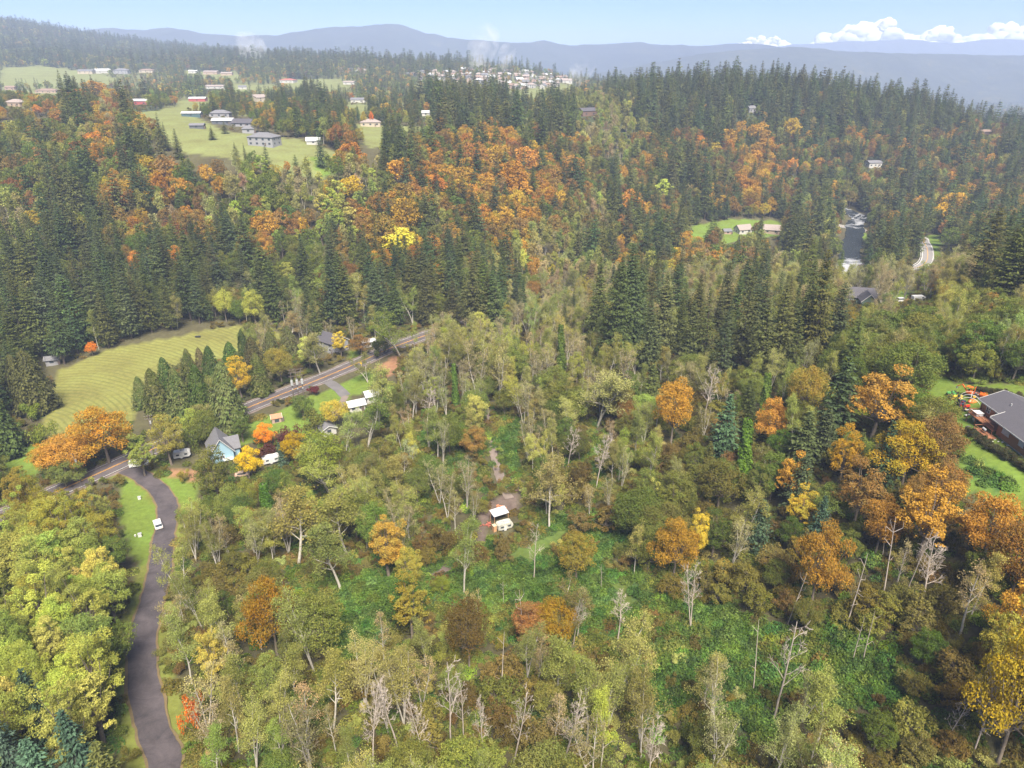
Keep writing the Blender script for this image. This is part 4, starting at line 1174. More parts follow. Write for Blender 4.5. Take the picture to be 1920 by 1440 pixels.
# ------------------------------------------------------------------ trees that stand out in the photo
# kind, tint, x, top y, foot y, crown width (photo pixels)
EXPL = [
    ('maple', 'goldgreen', 205, 758, 868, 108), ('cottonwood', 'yellow', 322, 780, 872, 62), ('maple', 'yellow', 272, 822, 892, 60), ('maple', 'orange', 135, 815, 895, 92),
    ('maple', 'goldgreen', 95, 830, 895, 60), ('maple', 'vividyellow', 468, 838, 898, 46), ('maple', 'vividyellow', 555, 812, 872, 54), ('maple', 'vividorange', 498, 793, 840, 38),
    ('maple', 'green', 570, 740, 788, 42), ('maple', 'green', 456, 775, 828, 42), ('maple', 'amber', 628, 748, 803, 52), ('cottonwood', 'gold', 640, 617, 672, 30),
    ('cottonwood', 'gold', 455, 668, 750, 46), ('maple', 'amber', 530, 645, 722, 52), ('shrub', 'darkred', 543, 800, 836, 48), ('youngfir', 'bluefir', 531, 828, 878, 26),
    ('shrub', 'amber', 346, 880, 902, 24), ('maple', 'green', 412, 845, 948, 84), ('shrub', 'darkred', 497, 832, 862, 40), ('shrub', 'green', 590, 775, 815, 50),
    ('cedar', 'cedar', 430, 668, 805, 72), ('cedar', 'cedar', 383, 682, 800, 56), ('cedar', 'cedar', 345, 690, 792, 56), ('cedar', 'cedar', 300, 690, 775, 52), ('cedar', 'cedar', 322, 668, 745, 44),
    ('cedar', 'cedar', 362, 662, 740, 44), ('cedar', 'cedar', 400, 648, 730, 44), ('cedar', 'cedar', 440, 640, 715, 46), ('cedar', 'cedar', 480, 630, 705, 44), ('cedar', 'cedar', 515, 620, 690, 44), ('cedar', 'cedar', 490, 660, 740, 44),
    ('cedar', 'cedar', 545, 610, 672, 40), ('cedar', 'cedar', 270, 705, 765, 38),
    ('cedar', 'fir', 75, 655, 770, 74), ('cedar', 'fir', 8, 730, 855, 84), ('cedar', 'fir', 45, 662, 755, 44), ('shrub', 'lime', 60, 755, 792, 34), ('shrub', 'green', 85, 795, 830, 70),
    ('maple', 'green', 125, 862, 912, 66), ('alder', 'pale', 600, 625, 700, 56), ('alder', 'pale', 712, 690, 806, 62), ('alder', 'green', 690, 752, 838, 66), ('ivy', 'fir', 722, 720, 800, 16), ('alder', 'pale', 648, 775, 850, 50), ('shrub', 'darkred', 590, 722, 740, 30), ('alder', 'straw', 545, 590, 640, 44), ('maple', 'rust', 678, 625, 668, 40), ('shrub', 'fir', 715, 622, 668, 36), ('alder', 'green', 690, 668, 718, 36), ('alder', 'green', 750, 590, 668, 70),
    ('shrub', 'fir', 452, 745, 790, 40), ('shrub', 'green', 360, 805, 848, 40),
    # orange trees of the slope on the right
    ('maple', 'orange', 1257, 710, 838, 76), ('maple', 'orange', 1632, 700, 825, 120), ('maple', 'orange', 1505, 680, 790, 74), ('maple', 'gold', 1572, 803, 912, 62), ('maple', 'goldgreen', 1690, 785, 915, 112),
    ('maple', 'rust', 1748, 770, 895, 90), ('maple', 'rust', 1600, 872, 985, 100), ('maple', 'orange', 1520, 978, 1140, 96), ('maple', 'orange', 1262, 968, 1085, 84), ('cottonwood', 'gold', 1305, 948, 1058, 44),
    ('maple', 'orange', 1722, 905, 1050, 132), ('maple', 'orange', 1842, 920, 1052, 118), ('maple', 'orange', 1890, 985, 1130, 118), ('maple', 'gold', 1868, 1190, 1440, 138), ('maple', 'amber', 1080, 1003, 1088, 76),
    ('maple', 'amber', 773, 1088, 1195, 86), ('shrub', 'vividorange', 370, 1308, 1372, 40), ('maple', 'orange', 1480, 860, 950, 62), ('maple', 'orange', 1440, 740, 840, 60), ('maple', 'green', 1345, 862, 960, 90),
    ('maple', 'rust', 1752, 860, 965, 80), ('maple', 'orange', 1640, 930, 1040, 80), ('maple', 'orange', 1905, 1090, 1240, 110), ('baldalder', 'straw', 1800, 1060, 1190, 90), ('maple', 'amber', 1850, 1140, 1290, 90),
    ('maple', 'green', 1690, 640, 745, 125), ('maple', 'green', 1640, 655, 740, 80),
    # orange stand on the hillside beyond the road
    ('maple', 'orange', 720, 392, 478, 64), ('maple', 'orange', 762, 368, 450, 62), ('maple', 'gold', 748, 425, 492, 80), ('maple', 'orange', 812, 438, 488, 46), ('maple', 'orange', 682, 398, 445, 36),
    ('maple', 'orange', 660, 262, 318, 52), ('maple', 'orange', 640, 282, 320, 36), ('maple', 'orange', 890, 264, 330, 56), ('maple', 'orange', 925, 268, 335, 56), ('maple', 'orange', 985, 274, 340, 62),
    ('maple', 'orange', 958, 300, 372, 66), ('maple', 'orange', 1072, 285, 348, 56), ('maple', 'orange', 975, 330, 385, 50), ('maple', 'orange', 1040, 305, 360, 46), ('maple', 'orange', 1110, 270, 310, 40),
    ('maple', 'orange', 750, 290, 365, 56), ('maple', 'gold', 660, 330, 380, 50), ('maple', 'gold', 620, 335, 380, 36), ('maple', 'rust', 710, 360, 420, 50), ('maple', 'orange', 800, 350, 400, 40),
    ('maple', 'amber', 890, 410, 458, 34), ('maple', 'orange', 1180, 355, 420, 54), ('maple', 'rust', 980, 405, 450, 60), ('maple', 'rust', 1110, 395, 445, 50), ('cottonwood', 'yellow', 905, 375, 410, 24), ('cottonwood', 'yellow', 1240, 335, 385, 36),
    ('maple', 'orange', 880, 405, 450, 30), ('maple', 'orange', 945, 520, 572, 32), ('maple', 'orange', 505, 392, 460, 50), ('maple', 'rust', 320, 290, 350, 55), ('maple', 'goldgreen', 283, 285, 345, 54), ('maple', 'gold', 68, 392, 440, 32),
    ('maple', 'orange', 345, 332, 390, 48), ('maple', 'orange', 255, 330, 385, 50), ('cottonwood', 'yellow', 545, 485, 540, 28), ('maple', 'vividorange', 175, 640, 668, 22), ('maple', 'yellow', 480, 540, 610, 40), ('maple', 'yellow', 425, 540, 605, 36),
    ('maple', 'orange', 1420, 225, 280, 40), ('maple', 'orange', 1360, 240, 290, 40), ('maple', 'orange', 1480, 220, 270, 40), ('maple', 'orange', 1430, 258, 300, 44), ('maple', 'orange', 1780, 355, 415, 50), ('maple', 'gold', 1760, 380, 430, 44), ('maple', 'orange', 1720, 365, 410, 44),
    ('maple', 'orange', 1590, 232, 275, 26), ('maple', 'gold', 725, 190, 222, 26), ('maple', 'gold', 683, 208, 236, 12), ('maple', 'vividorange', 697, 208, 236, 10), ('maple', 'orange', 185, 148, 195, 60), ('maple', 'orange', 215, 165, 205, 50), ('maple', 'orange', 150, 165, 205, 50),
    # big conifers
    ('fir', 'fir', 1120, 475, 660, 74), ('fir', 'fir', 1172, 455, 668, 96), ('fir', 'fir', 1150, 490, 690, 80), ('fir', 'fir', 1236, 510, 680, 78), ('fir', 'fir', 1320, 535, 700, 66), ('fir', 'fir', 1385, 500, 700, 76), ('fir', 'fir', 1450, 530, 700, 84), ('fir', 'fir', 1521, 468, 690, 72),
    ('fir', 'fir', 1290, 560, 700, 66), ('fir', 'fir', 1420, 560, 720, 70), ('fir', 'fir', 1215, 560, 700, 66), ('fir', 'fir', 1480, 590, 730, 70), ('fir', 'fir', 1350, 580, 720, 66),
    ('fir', 'fir', 888, 488, 632, 70), ('fir', 'fir', 930, 520, 630, 64), ('fir', 'fir', 706, 490, 625, 62), ('fir', 'fir', 655, 495, 612, 56), ('fir', 'fir', 800, 500, 612, 52), ('fir', 'fir', 520, 488, 600, 56), ('fir', 'fir', 745, 500, 610, 50), ('fir', 'fir', 850, 520, 615, 50),
    ('youngfir', 'fir', 1555, 650, 840, 112), ('youngfir', 'bluefir', 1350, 735, 860, 76), ('youngfir', 'bluefir', 1645, 790, 930, 72), ('youngfir', 'fir', 1500, 770, 880, 90), ('youngfir', 'fir', 1220, 680, 760, 56), ('youngfir', 'fir', 1600, 805, 900, 46), ('youngfir', 'fir', 1490, 850, 960, 70), ('youngfir', 'bluefir', 1530, 930, 1020, 60),
    ('fir', 'fir', 1825, 390, 570, 84), ('fir', 'fir', 1888, 350, 590, 116), ('fir', 'fir', 1925, 380, 600, 110), ('fir', 'fir', 1860, 430, 600, 90),
    ('fir', 'fir', 605, 240, 315, 30), ('fir', 'fir', 398, 236, 262, 22), ('fir', 'fir', 422, 226, 250, 20), ('fir', 'fir', 742, 240, 300, 44), ('fir', 'fir', 443, 266, 296, 16),
    ('fir', 'fir', 1470, 118, 190, 34), ('fir', 'fir', 1450, 122, 195, 30), ('fir', 'fir', 1375, 125, 190, 30), ('fir', 'fir', 1495, 120, 195, 34), ('fir', 'fir', 1420, 135, 190, 26), ('fir', 'fir', 1520, 130, 200, 30),
    ('ivy', 'ivy', 1392, 785, 908, 30), ('ivy', 'ivy', 1052, 610, 705, 18), ('ivy', 'ivy', 1430, 700, 800, 22), ('ivy', 'ivy', 505, 905, 970, 26), ('ivy', 'ivy', 855, 680, 760, 14),
    ('youngfir', 'bluefir', 30, 1330, 1470, 90), ('youngfir', 'bluefir', 165, 1330, 1470, 100), ('youngfir', 'fir', 215, 1385, 1500, 90), ('youngfir', 'bluefir', 100, 1380, 1500, 100), ('youngfir', 'fir', 25, 1020, 1130, 60), ('youngfir', 'bluefir', 568, 905, 935, 26),
    # pale alders and bare trees
    ('alder', 'pale', 1120, 690, 800, 90), ('baldalder', 'straw', 895, 640, 760, 50), ('baldalder', 'straw', 935, 660, 760, 46), ('alder', 'pale', 650, 920, 1040, 100), ('alder', 'pale', 560, 935, 1060, 110), ('alder', 'pale', 640, 980, 1110, 90), ('alder', 'pale', 1030, 880, 990, 90),
    ('cottonwood', 'amber', 730, 965, 1085, 74), ('cottonwood', 'amber', 770, 1030, 1100, 52), ('alder', 'pale', 870, 985, 1115, 60), ('maple', 'brush', 880, 1110, 1255, 84), ('maple', 'lime', 830, 1080, 1115, 34), ('alder', 'pale', 1053, 1108, 1220, 70), ('maple', 'goldgreen', 1040, 1120, 1215, 80),
    ('maple', 'goldgreen', 520, 1075, 1230, 100), ('alder', 'pale', 590, 1120, 1260, 80), ('alder', 'pale', 1530, 1270, 1400, 90), ('alder', 'pale', 1320, 1230, 1330, 66), ('alder', 'yellow', 620, 840, 930, 76), ('maple', 'lime', 610, 810, 915, 80),
    ('snag', 'none', 1450, 1150, 1350, 84), ('snag', 'none', 1295, 1062, 1180, 44), ('pole', 'none', 1585, 1035, 1180, 14), ('pole', 'none', 1655, 970, 1125, 16), ('pole', 'none', 1680, 1025, 1095, 10), ('pole', 'none', 1697, 985, 1115, 12), ('snag', 'none', 1730, 1015, 1132, 78),
    ('pole', 'none', 1618, 1130, 1240, 14), ('pole', 'none', 1598, 1150, 1240, 12), ('snag', 'none', 1768, 1300, 1400, 44), ('snag', 'none', 1824, 1258, 1418, 56), ('pole', 'none', 1697, 1318, 1366, 10), ('snag', 'none', 1907, 1105, 1212, 50), ('pole', 'none', 1412, 1175, 1296, 14),
    ('pole', 'none', 1477, 1068, 1170, 14), ('baldalder', 'straw', 721, 1148, 1260, 44), ('snag', 'none', 845, 1238, 1400, 60), ('pole', 'none', 938, 1190, 1316, 12), ('pole', 'none', 983, 1100, 1213, 12), ('snag', 'none', 1075, 1112, 1210, 40), ('snag', 'none', 1157, 1115, 1205, 84),
    ('snag', 'none', 1001, 985, 1090, 30), ('pole', 'none', 1127, 1055, 1105, 10), ('pole', 'none', 944, 1090, 1132, 10), ('snag', 'none', 962, 1288, 1438, 76), ('pole', 'none', 1129, 1313, 1358, 10), ('snag', 'none', 1320, 690, 798, 50), ('snag', 'none', 800, 735, 800, 40), ('snag', 'none', 1118, 820, 915, 50),
    ('snag', 'none', 1065, 800, 880, 44), ('snag', 'none', 745, 1265, 1400, 70), ('snag', 'none', 870, 1270, 1390, 60), ('snag', 'none', 910, 1300, 1430, 60), ('snag', 'none', 700, 1300, 1440, 70), ('snag', 'none', 1215, 1350, 1470, 60), ('baldalder', 'straw', 1335, 1250, 1370, 60), ('pole', 'none', 1010, 720, 770, 8), ('pole', 'none', 855, 700, 750, 8), ('pole', 'none', 988, 740, 790, 7),
    ('snag', 'none', 1655, 960, 1040, 50), ('baldalder', 'straw', 1370, 985, 1070, 44), ('snag', 'none', 1055, 1320, 1440, 70), ('baldalder', 'straw', 1110, 1360, 1470, 70), ('snag', 'none', 795, 1310, 1430, 50),
]
CLEAR = []        # (x, y, radius) kept free of scattered trees: buildings and vehicles
PROTECT = []      # (u0, v0, u1, v1, y) seen over the trees: nothing scattered in front

NAMES = {'fir': ('conifer_tree', 'conifer'), 'youngfir': ('young_conifer_tree', 'young conifer'), 'cedar': ('cedar_tree', 'cedar'), 'maple': ('maple_tree', 'maple tree'),
         'cottonwood': ('cottonwood_tree', 'cottonwood'), 'alder': ('alder_tree', 'alder tree'), 'baldalder': ('bare_alder_tree', 'bare alder'), 'snag': ('dead_tree', 'dead tree'),
         'pole': ('tree_snag', 'tree snag'), 'ivy': ('ivy_covered_trunk', 'ivy tree'), 'thicket': ('tall_shrub', 'tall shrub'), 'shrub': ('shrub', 'shrub')}
LOOK = {'fir': 'dark green', 'bluefir': 'blue-green', 'cedar': 'dull olive', 'orange': 'orange autumn', 'gold': 'golden yellow', 'rust': 'rusty brown', 'green': 'olive green', 'yellow': 'yellow-green',
        'amber': 'amber', 'pale': 'pale grey-green', 'straw': 'straw-coloured', 'brush': 'brownish olive', 'lime': 'bright lime green', 'ivy': 'bright green', 'none': 'leafless', 'darkred': 'dark red',
        'vividorange': 'vivid orange', 'vividyellow': 'vivid yellow', 'goldgreen': 'green and gold'}
NOUN = {'fir': 'conifer', 'youngfir': 'young conifer', 'cedar': 'cone-shaped cedar', 'maple': 'round-crowned maple', 'cottonwood': 'upright cottonwood', 'alder': 'slender alder', 'baldalder': 'nearly bare alder',
        'snag': 'bare dead tree', 'pole': 'crownless trunk', 'ivy': 'ivy-covered trunk', 'shrub': 'shrub', 'thicket': 'bushy shrub'}

def lane_x(y):
    return float(np.interp(y, LANE[::-1, 1], LANE[::-1, 0]))

def zone(x, y):
    if y < 192 and x < lane_x(y): return 'in the grove between the lane and the road'
    if y < 150 and x < -22: return 'in the thicket beside the lane'
    if y < 260 and x < -45: return 'by the blue house and its neighbours'
    if y < 345 and x < -60: return 'along the mown field'
    if y < 150 and x < 42: return 'around the bramble clearing below the camper'
    if y < 215 and x >= 42: return 'on the slope under the brown house'
    if y < 215: return 'beside the camper and dirt track'
    if y < 420 and x > 130: return 'near the dark green house'
    if y < 345: return 'in the woods behind the dirt track'
    if y < 530 and x < 40: return 'on the hillside beyond the mown field'
    if x > 70 and y < 640: return 'along the river'
    if x > 70: return 'on the ridge above the river'
    return 'among the plateau houses'

LAND = [('the mossy camper', 946, 992), ('the flat white canopy', 936, 979), ('the dirt track top', 906, 760), ('the blue house', 415, 853), ('the garden shed', 519, 790), ('the parked white car', 297, 987),
        ('the small white garage', 614, 812), ('the regulator poles', 560, 742), ('the yellow warning sign', 678, 690), ('the two-storey house', 625, 655), ('the brown house', 1880, 790), ('the dark green house', 1612, 566),
        ('the white rapids', 1592, 485), ('the river lawn houses', 1392, 436), ('the grey mansion', 497, 272), ('the bramble clearing', 1330, 1190), ('the bramble hollow', 630, 1110),
        ('the red lawn tractor', 1808, 768), ('the white workshop roof', 668, 768), ('the lane junction', 236, 880), ('the lane bend', 268, 1260), ('the river road bend', 1737, 470), ('the field trough', 371, 632),
        ('the field shelter', 100, 682), ('the tall bare dead tree', 1450, 1345), ('the motorhome', 343, 858), ('the lawn hedge', 1850, 838), ('the slope-side white house', 1636, 312)]
LANDP = []
def land_phrase(x, y):
    if not LANDP:
        LANDP.extend((n, hit(u, v)) for n, u, v in LAND)
    d, n = min((math.hypot(p.x - x, p.y - y), n) for n, p in LANDP)
    if d < 11: return 'right beside ' + n
    if d < 24: return 'close to ' + n
    if d < 42: return 'a short walk from ' + n
    if d < 75: return 'some distance from ' + n
    return None
def size_word(kind, h):
    a, b = {'fir': (24, 33), 'youngfir': (10, 14), 'cedar': (14, 18), 'maple': (12, 17), 'cottonwood': (15, 18.5), 'alder': (13, 16.5), 'baldalder': (11, 14), 'snag': (11, 16), 'pole': (7, 11), 'ivy': (9, 14), 'shrub': (2.5, 4), 'thicket': (5, 7)}[kind]
    return 'short' if h < a else ('very tall' if h > b else 'medium')

def pick_tint(ts, r):
    a, b = TINT[ts][r.integers(0, len(TINT[ts]))]
    k = r.normal(1, .15); j = r.normal(0, .06, 3)
    f = np.clip(k * (1 + j), .6, 1.5)
    return np.clip(np.array(a) * f, 0, .9), np.clip(np.array(b) * f, 0, .9)

def plant_all():
    r = np.random.default_rng(11)
    rec = []     # dicts of every tree
    EX = []
    for kind, ts, u, vt, vb, wpx in EXPL:
        p = hit(u, vb)
        # height from the top pixel at that spot
        lo, hi = 0.0, 90.0
        for _ in range(30):
            m = (lo + hi) / 2
            if project(p.x, p.y, p.z + m)[1] > vt: lo = m
            else: hi = m
        h = (lo + hi) / 2
        _, _, d = project(p.x, p.y, p.z + h * .5)
        rad = wpx * d / FPX / 2
        lim = {'fir': 48, 'youngfir': 26, 'cedar': 26, 'maple': 26, 'cottonwood': 26, 'alder': 24, 'baldalder': 22, 'snag': 26, 'pole': 24, 'ivy': 24, 'shrub': 9, 'thicket': 10}[kind]
        h = min(h, lim); rad = min(rad, h * .62)
        rec.append(dict(kind=kind, ts=ts, p=(p.x, p.y, p.z), h=h, rad=rad, d=float(d), ex=True))
        EX.append((p.x, p.y, rad))
        if p.y < 345 and kind != 'pole': PROTECT.append((u - wpx * .4, vt, u + wpx * .4, vt + (vb - vt) * .6, p.y))
    EX = np.array(EX)
    # scattered trees of the woods
    bands = [(42, 345, 4.9), (345, 950, 6.4), (950, 1750, 9.5), (1750, 3300, 15.0)]
    for y0, y1, s in bands:
        ys = np.arange(y0, y1, s)
        X, Y = [], []
        for k, y in enumerate(ys):
            w = 1.0 * (y + 40) + 25
            xs = np.arange(-w, w, s) + (k % 2) * s * .5
            X.append(xs); Y.append(np.full(xs.shape, y))
        X = np.concatenate(X); Y = np.concatenate(Y)
        X = X + r.uniform(-.36, .36, X.shape) * s; Y = Y + r.uniform(-.36, .36, Y.shape) * s
        Z = TZ(X, Y)
        u, vb, d = project(X, Y, Z)
        _, vc, _ = project(X, Y, Z + np.where(Y < 350, 9.0, 14.0))
        _, vt, _ = project(X, Y, Z + 22.0)
        ok = (u > -420) & (u < 2340) & (vt < 1520)
        ok &= open_ground(X, Y, Z) < 0
        ok &= road_dist(X, Y) > r.uniform(0, 1.5, X.shape)
        X, Y, Z, u, vb, vc, d = [a[ok] for a in (X, Y, Z, u, vb, vc, d)]
        code = cover_at(u, vc, 16)
        dist_ex = np.full(X.shape, 1e9)
        for ex, ey, er in EX:
            dist_ex = np.minimum(dist_ex, np.hypot(X - ex, Y - ey) - er * .75)
        for cx, cy_, cr in CLEAR:
            dist_ex = np.minimum(dist_ex, np.hypot(X - cx, Y - cy_) - cr)
        for i in range(len(X)):
            if dist_ex[i] < 0: continue
            c = chr(code[i])
            if c == '.' and Y[i] > 950: c = 'h'
            dens, mix = MIX[c]
            if not mix or r.random() > dens: continue
            ws = np.array([m[2] for m in mix]); kk = r.choice(len(mix), p=ws / ws.sum())
            kind, ts, _, (h0, h1) = mix[kk]
            if Y[i] > 950 and kind in ('alder', 'cottonwood', 'baldalder'): kind = 'maple'
            if Y[i] > 350 and kind in ('baldalder',): kind = 'alder'
            h = r.uniform(h0, h1) * (float(np.clip(r.normal(1, .16), .65, 1.35)) if kind == 'fir' and Y[i] > 500 else 1.0)
            base = PROTO[(kind, 0)][0]
            rad = base['r'] / base['h'] * h * r.uniform(.78, 1.25) * (.84 if kind in ('alder', 'baldalder') else 1.0)
            if Y[i] > 1750: rad *= 1.7; h *= 1.1
            # keep the view open to the things the photo shows between the trees
            _, t_v, _ = project(X[i], Y[i], Z[i] + h)
            wp = rad * FPX / d[i] * .8
            bad = False
            for (a0, b0, a1, b1, py) in PROTECT:
                if Y[i] < py - 1.5 and u[i] + wp > a0 and u[i] - wp < a1 and vb[i] > b0 and t_v < b1:
                    bad = True; break
            if bad:
                if kind in ('shrub',) or h < 6: continue
                # a low shrub may still fit
                h = r.uniform(1.5, 3.0); kind, ts = 'shrub', 'brush'; rad = h * .7
                _, t_v, _ = project(X[i], Y[i], Z[i] + h); wp = rad * FPX / d[i]
                if any(Y[i] < py - 1.5 and u[i] + wp > a0 and u[i] - wp < a1 and vb[i] > b0 and t_v < b1 for (a0, b0, a1, b1, py) in PROTECT): continue
            rec.append(dict(kind=kind, ts=ts, p=(X[i], Y[i], Z[i]), h=h, rad=rad, d=float(d[i]), ex=False))
    # choose the countable ones: the 300 of a kind that show largest
    rest = {}
    bykind = {}
    for t in rec:
        bykind.setdefault(t['kind'], []).append(t)
    for kind, L in bykind.items():
        def size(t):
            uu, vv, dd = project(t['p'][0], t['p'][1], t['p'][2] + t['h'] * .6)
            inside = -20 < uu < 1940 and -20 < vv < 1450
            return (2e6 if (t['ex'] and inside) else 0) + (t['h'] * FPX / t['d'] if inside else -1)
        L.sort(key=size, reverse=True)
        for k, t in enumerate(L):
            x, y, z = t['p']
            sz = size(t)
            lod = 0 if y < 380 else (1 if y < 950 else 2)
            if kind in ('youngfir', 'cedar', 'baldalder', 'snag', 'pole', 'ivy', 'shrub', 'thicket'): lod = 0
            pk = kind
            if (pk, lod) not in PROTO: pk = 'maple'
            t1, t2 = pick_tint(t['ts'], r)
            rz = r.uniform(0, 6.283)
            if k < 300 and sz > 0:
                nv = len(PROTO[(pk, lod)]); var = int(r.integers(0, nv)); P = PROTO[(pk, lod)][var]
                sr = t['rad'] / P['r']; sh = t['h'] / P['h']
                if kind in ('pole', 'snag', 'baldalder'): sr = min(max(sr, sh * .65), sh * 1.05)
                zn = land_phrase(x, y) or zone(x, y); look = size_word(kind, t['h']) + ' ' + LOOK[t['ts']]
                lean = (r.normal(0, .05), r.normal(0, .05)) if kind in ('pole', 'snag') else (r.normal(0, .025), r.normal(0, .025))
                plant(NAMES[kind][0], '%s %s %s' % (look, NOUN[kind], zn), NAMES[kind][1], '%s %ss %s' % (look, NAMES[kind][1], zn), pk, lod, var, (x, y, z - .15), (sr, sr, sh), rz, t1, t2, lean)
            else:
                rest.setdefault((kind, pk, lod), []).append((x, y, z - .15, t['rad'], t['h'], rz, t1, t2))
    for (kind, pk, lod), L in rest.items():
        P = PROTO[(pk, lod)][0]
        pos = np.array([l[:3] for l in L]); S = np.array([(l[3] / P['r'], l[3] / P['r'], l[4] / P['h']) for l in L])
        stuff_scatter(NAMES[kind][0].replace('_tree', '') + '_wood', 'mass of %ss filling the woods %s' % (NOUN[kind], ['between the nearer trees', 'on the far hillsides', 'on the distant plateau'][lod]),
                      pk, lod, pos, S, np.array([l[5] for l in L]), np.array([l[6] for l in L]), np.array([l[7] for l in L]), 'forest')
    print('TREES', {k: len(v) for k, v in bykind.items()})
    return rec

def undergrowth():
    r = np.random.default_rng(21)
    for nm, lab, kind, s, y1 in (('bramble_thicket', 'low green bramble thicket covering the clearings', 'bramble', 1.75, 235), ('undergrowth', 'brown and olive undergrowth below the trees', 'shrub', 3.4, 340)):
        P, S, T1, T2 = [], [], [], []
        ys = np.arange(50, y1, s)
        X = np.concatenate([np.arange(-1.0 * (y + 40) - 20, 1.0 * (y + 40) + 20, s) for y in ys]); Y = np.concatenate([np.full(len(np.arange(-1.0 * (y + 40) - 20, 1.0 * (y + 40) + 20, s)), y) for y in ys])
        X = X + r.uniform(-.5, .5, X.shape) * s; Y = Y + r.uniform(-.5, .5, Y.shape) * s
        Z = TZ(X, Y)
        u, v, d = project(X, Y, Z)
        og = open_ground(X, Y, Z)
        blk = np.isin(og, [i for i, o in enumerate(OPEN) if o[0] == BRAMBLE])
        ok = (u > -380) & (u < 2300) & (v < 1600) & ((og < 0) | (blk & (kind == 'bramble'))) & (road_dist(X, Y) > -1.2)
        for cx, cy_, cr in CLEAR: ok &= np.hypot(X - cx, Y - cy_) > cr * .85
        code = cover_at(u, v, 14)
        for i in np.nonzero(ok)[0]:
            c = chr(code[i])
            open_ = blk[i] or c in 'BS'
            if kind == 'bramble':
                pr = 1.0 if open_ else (.32 if c in 'AUGYOR' else .12)
                if r.random() > pr: continue
                patch = vnoise(X[i] * .09 + 40, Y[i] * .09 + 40)
                ts = 'bramble' if open_ and patch < .60 else r.choice(['bramble', 'green', 'green', 'brush', 'lime' if r.random() < .25 else 'green'])
                sc = r.uniform(.7, 1.25); hz = r.uniform(.6, 1.3)
            else:
                pr = .10 if open_ else (.0 if c == '.' else .75)
                if r.random() > pr: continue
                ts = r.choice(['brush', 'green', 'brush', 'pale']) if c in 'AUSBG' else r.choice(['green', 'brush', 'fir'])
                sc = r.uniform(.45, .85); hz = r.uniform(.4, .8)
            t1, t2 = pick_tint(ts, r); kk = r.normal(1, .16); t1 = t1 * kk; t2 = t2 * kk
            P.append((X[i], Y[i], Z[i] - .05)); S.append((sc, sc, hz)); T1.append(t1); T2.append(t2)
        stuff_scatter(nm, lab, kind, 0, np.array(P), np.array(S), r.uniform(0, 6.28, len(P)), np.array(T1), np.array(T2), 'undergrowth')
        print('UNDER', nm, len(P))

# ------------------------------------------------------------------ mesh builder for made things
class MB:
    def __init__(s):
        s.bm = bmesh.new()
    def box(s, c, d, rz=0.0, bevel=0.0, rx=0.0, ry=0.0):
        m = Matrix.Translation(c) @ Matrix.Rotation(rz, 4, 'Z') @ Matrix.Rotation(ry, 4, 'Y') @ Matrix.Rotation(rx, 4, 'X') @ Matrix.Diagonal((*d, 1))
        r = bmesh.ops.create_cube(s.bm, size=1, matrix=m)
        if bevel:
            es = list({e for v in r['verts'] for e in v.link_edges})
            bmesh.ops.bevel(s.bm, geom=es, offset=bevel, segments=2, affect='EDGES')
        return s
    def cyl(s, p0, p1, r0, r1=None, n=10):
        p0, p1 = Vector(p0), Vector(p1)
        d = p1 - p0
        m = Matrix.Translation((p0 + p1) / 2) @ d.to_track_quat('Z', 'Y').to_matrix().to_4x4()
        bmesh.ops.create_cone(s.bm, cap_ends=True, segments=n, radius1=r0, radius2=r0 if r1 is None else r1, depth=d.length, matrix=m)
        return s
    def poly(s, pts, ext):
        """prism: outline pts pushed along ext"""
        a = [s.bm.verts.new(p) for p in pts]
        b = [s.bm.verts.new(Vector(p) + Vector(ext)) for p in pts]
        s.bm.faces.new(a[::-1]); s.bm.faces.new(b)
        n = len(a)
        for i in range(n):
            s.bm.faces.new((a[i], a[(i + 1) % n], b[(i + 1) % n], b[i]))
        return s
    def sphere(s, c, r, sc=(1, 1, 1), sub=2):
        bmesh.ops.create_icosphere(s.bm, subdivisions=sub, radius=r, matrix=Matrix.Translation(c) @ Matrix.Diagonal((*sc, 1)))
        return s
    def build(s, name, m, parent=None, smooth=False):
        bmesh.ops.recalc_face_normals(s.bm, faces=s.bm.faces)
        me = bpy.data.meshes.new(name)
        s.bm.to_mesh(me); s.bm.free()
        me.materials.append(m)
        if smooth:
            for p in me.polygons: p.use_smooth = True
        return link(name, me, parent)

def shingle_mat(name, col):
    if name in _mats: return _mats[name]
    m, nt, out = new_mat(name)
    p = nt.nodes.new('ShaderNodeBsdfPrincipled')
    tc = nt.nodes.new('ShaderNodeTexCoord')
    br = nt.nodes.new('ShaderNodeTexBrick')
    nt.links.new(tc.outputs['Object'], br.inputs['Vector'])
    br.inputs['Scale'].default_value = 2.2
    br.inputs['Color1'].default_value = (*[c * .85 for c in col], 1)
    br.inputs['Color2'].default_value = (*[c * 1.15 for c in col], 1)
    br.inputs['Mortar'].default_value = (*[c * .6 for c in col], 1)
    f = noise(nt, .8, 4, .6, tc.outputs['Object'])
    c = mixrgb(nt, br.outputs[0], tuple(min(1, x * 1.4) for x in col), math_n(nt, 'MULTIPLY', f, .5))
    nt.links.new(c, p.inputs['Base Color'])
    p.inputs['Roughness'].default_value = .85
    nt.links.new(p.outputs[0], out.inputs[0])
    _mats[name] = m
    return m

